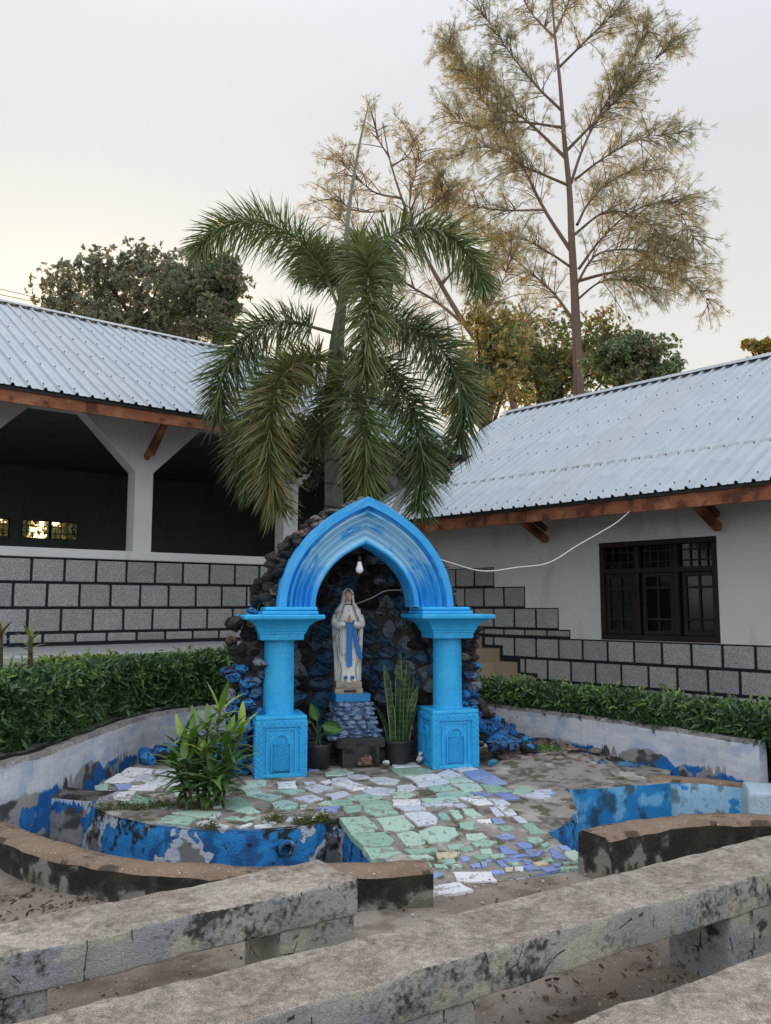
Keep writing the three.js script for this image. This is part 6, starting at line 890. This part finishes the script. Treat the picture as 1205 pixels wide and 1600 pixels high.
// ---- young plants at the left edge
{
  rnd = RNG(461); const mk = (label, px, py, Z, yb, n, len, m, sc2) => { const p = atZ(px, py, Z), t = thing('young_plant', label, 'plant', [p.x, yb, Z]), h = p.y - yb; part(t, 'stem', taper([v(0, 0, 0), v(0.01, h * 0.5, 0), v(0, h, 0)], [0.03 * sc2, 0.026 * sc2, 0.014 * sc2], 8, 7), std({ map: barkMap, color: lin(0.55, 0.45, 0.35) })); const g = blade(len, len * 0.22, 0.3, 4); for (let i = 0; i < n; i++) { const o = part(t, 'leaf', g, pick(m)); o.position.set(0, h * (0.78 + 0.24 * i / n), 0); o.rotation.order = 'YXZ'; o.rotation.set(lerp(1.45, 0.25, i / n), i * 2.4, 0); o.scale.setScalar(rr(0.75, 1.1)); } };
  const g1 = [leafMat(0.16, 0.26, 0.06), leafMat(0.26, 0.33, 0.09), leafMat(0.10, 0.2, 0.05)];
  mk('young plant with pale green leaf rosette standing behind the left hedge', 48, 995, -7.6, 0.5, 15, 0.17, g1, 1.1); mk('cut brown stump of a plant left of the pale green young plant', 22, 1036, -7.4, 0.5, 5, 0.05, [leafMat(0.16, 0.07, 0.05), leafMat(0.10, 0.06, 0.04)], 1.6); mk('reddish tipped young plant cut by the left edge of the picture', 2, 985, -7.5, 0.5, 14, 0.16, [leafMat(0.20, 0.12, 0.06), leafMat(0.16, 0.2, 0.06)], 1);
}
// ---- wires beyond the hall, moss, crumbs
[[[-900, 214], [90, 473]], [[-900, 250], [90, 479]], [[-900, 305], [80, 489]]].forEach(([a, b], i) => { const Z = -30, p = atZ(...a, Z), q = atZ(...b, Z), m = p.clone().lerp(q, 0.5).add(v(0, -0.25, 0)); tag(part(scene, 'power_line', new THREE.TubeGeometry(new THREE.CatmullRomCurve3([p, m, q]), 20, 0.014, 5), M.black), ['uppermost of the three thin wires above the left roof', 'middle wire of the three above the left roof', 'lowest of the three thin wires above the left roof'][i], 'wire'); });
{
  rnd = RNG(471); const l = [[], [], []]; const inRect = () => { const x = rr(-2.6, 2.6), z = rr(-5.2, -2.2); return [x, z]; };
  for (let i = 0; i < 2600; i++) { const [x, z] = inRect(), s = Math.pow(rnd(), 3); l[Math.floor(rnd() * 3)].push([v(x, 0.02 + 0.006 * s, z), qTo(rdir()), 0.006 + 0.02 * s]); }
  const pg = stoneGeo[2]; const ms = [std({ color: lin(0.22, 0.19, 0.16) }), std({ color: lin(0.4, 0.37, 0.33) }), std({ color: lin(0.1, 0.085, 0.07) })]; ms.forEach((m, i) => { const o = instances(scene, 'gravel', pg, m, l[i]); o.userData.label = ['brown crumbs of earth', 'pale small gravel', 'dark crumbs of earth'][i] + ' strewn on the ground between the benches'; });
  const dl = []; for (let i = 0; i < 420; i++) { const a = rnd() < 0.4, p = a ? v(lerp(-2.2, -1.2, rnd()), 0.03, 0).setZ(rr(-4.9, -4.4)) : v(rr(0.5, 2.6), 0.028, 0).setZ(rr(-4.2, -2.9)); dl.push([p, qTo(v(rr(-1, 1), 0.15, rr(-1, 1)).normalize()), rr(0.5, 1)]); } const fl = instances(scene, 'fallen_leaves', leafGeo(0.05, 0.02, 1, 1, 0.2, 473), leafMat(0.10, 0.06, 0.03, 0.1, 0.8), dl); fl.userData.label = 'dry brown leaves and crumbs along the kerbs';
  const ml = []; for (const [cx, cy, n, sx] of [[195, 1264, 110, 40], [430, 1284, 60, 14], [478, 1287, 80, 14], [505, 1284, 80, 12], [250, 1261, 80, 16], [330, 1296, 40, 10], [885, 1168, 80, 14], [335, 1192, 50, 12], [462, 1202, 40, 6]]) for (let i = 0; i < n; i++) { const p = onPlaza(cx + gauss() * sx, cy + gauss() * 3); p.y += cy === 1168 ? 0.08 : 0.0; ml.push([p, qTo(v(0, 1, 0).add(rdir().multiplyScalar(0.6)).normalize()), rr(0.3, 1)]); } const mo = instances(scene, 'moss', tuft(475, 7, 0.045, 0.01), leafMat(0.09, 0.11, 0.02, 0.2, 0.9), ml); mo.userData.label = 'tufts of moss and weed along the terrace rim';
}

// ---- drain in the basin edge, board behind the arch, rubble on the hump
{
  const d = thing('drain_pipe', 'small dark drain hole with a raised collar in the blue basin edge', 'pipe', [-0.655, 0.0, -5.82], 0.3);
  part(d, 'collar', new THREE.TorusGeometry(0.042, 0.016, 8, 20), M.basin); part(d, 'pipe', new THREE.CylinderGeometry(0.038, 0.038, 0.16, 18, 1, true).rotateX(PI / 2).translate(0, 0, -0.04), std({ color: lin(0.03, 0.03, 0.03), side: THREE.DoubleSide }));
  const a = atZ(616, 800, -10.9), b = atZ(634, 764, -10.9); tag(part(scene, 'leaning_board', beam(a, b, 0.02, 0.12, 1), M.white), 'narrow pale board slanting behind the arch, right of the palm trunk', 'board');
  rnd = RNG(481); const r = thing('rubble', 'pale broken stones and cement lumps on the hump before the right garden wall', 'rubble', [1.75, 0.1, -8.35]);
  for (let i = 0; i < 60; i++) { const x = gauss() * 0.38, z = gauss() * 0.3, s = rr(0.05, 0.2) * rr(0.5, 1); stone(r, 'stone', rnd() < 0.6 ? pick(stoneM.pale) : rnd() < 0.6 ? pick(stoneM.dark) : pick(stoneM.cave), x, 0.06 * (1 - Math.hypot(x, z)), z, s * 1.5, s * 0.55, s * 1.1, rr(0, 6), 0.3); }
  const w = []; for (let i = 0; i < 60; i++) { const p = v(1.55 + gauss() * 0.14, 0.19, -8.5 + gauss() * 0.1); w.push([p, qTo(v(0, 1, 0).add(rdir().multiplyScalar(0.7)).normalize()), rr(0.6, 1.2)]); } const k = instances(scene, 'weeds', leafGeo(0.07, 0.02, 3, 0.9, 0.3, 483), HY, w); k.userData.label = 'small green weeds among the pale rubble at right';
}
renderer.render(scene, camera);
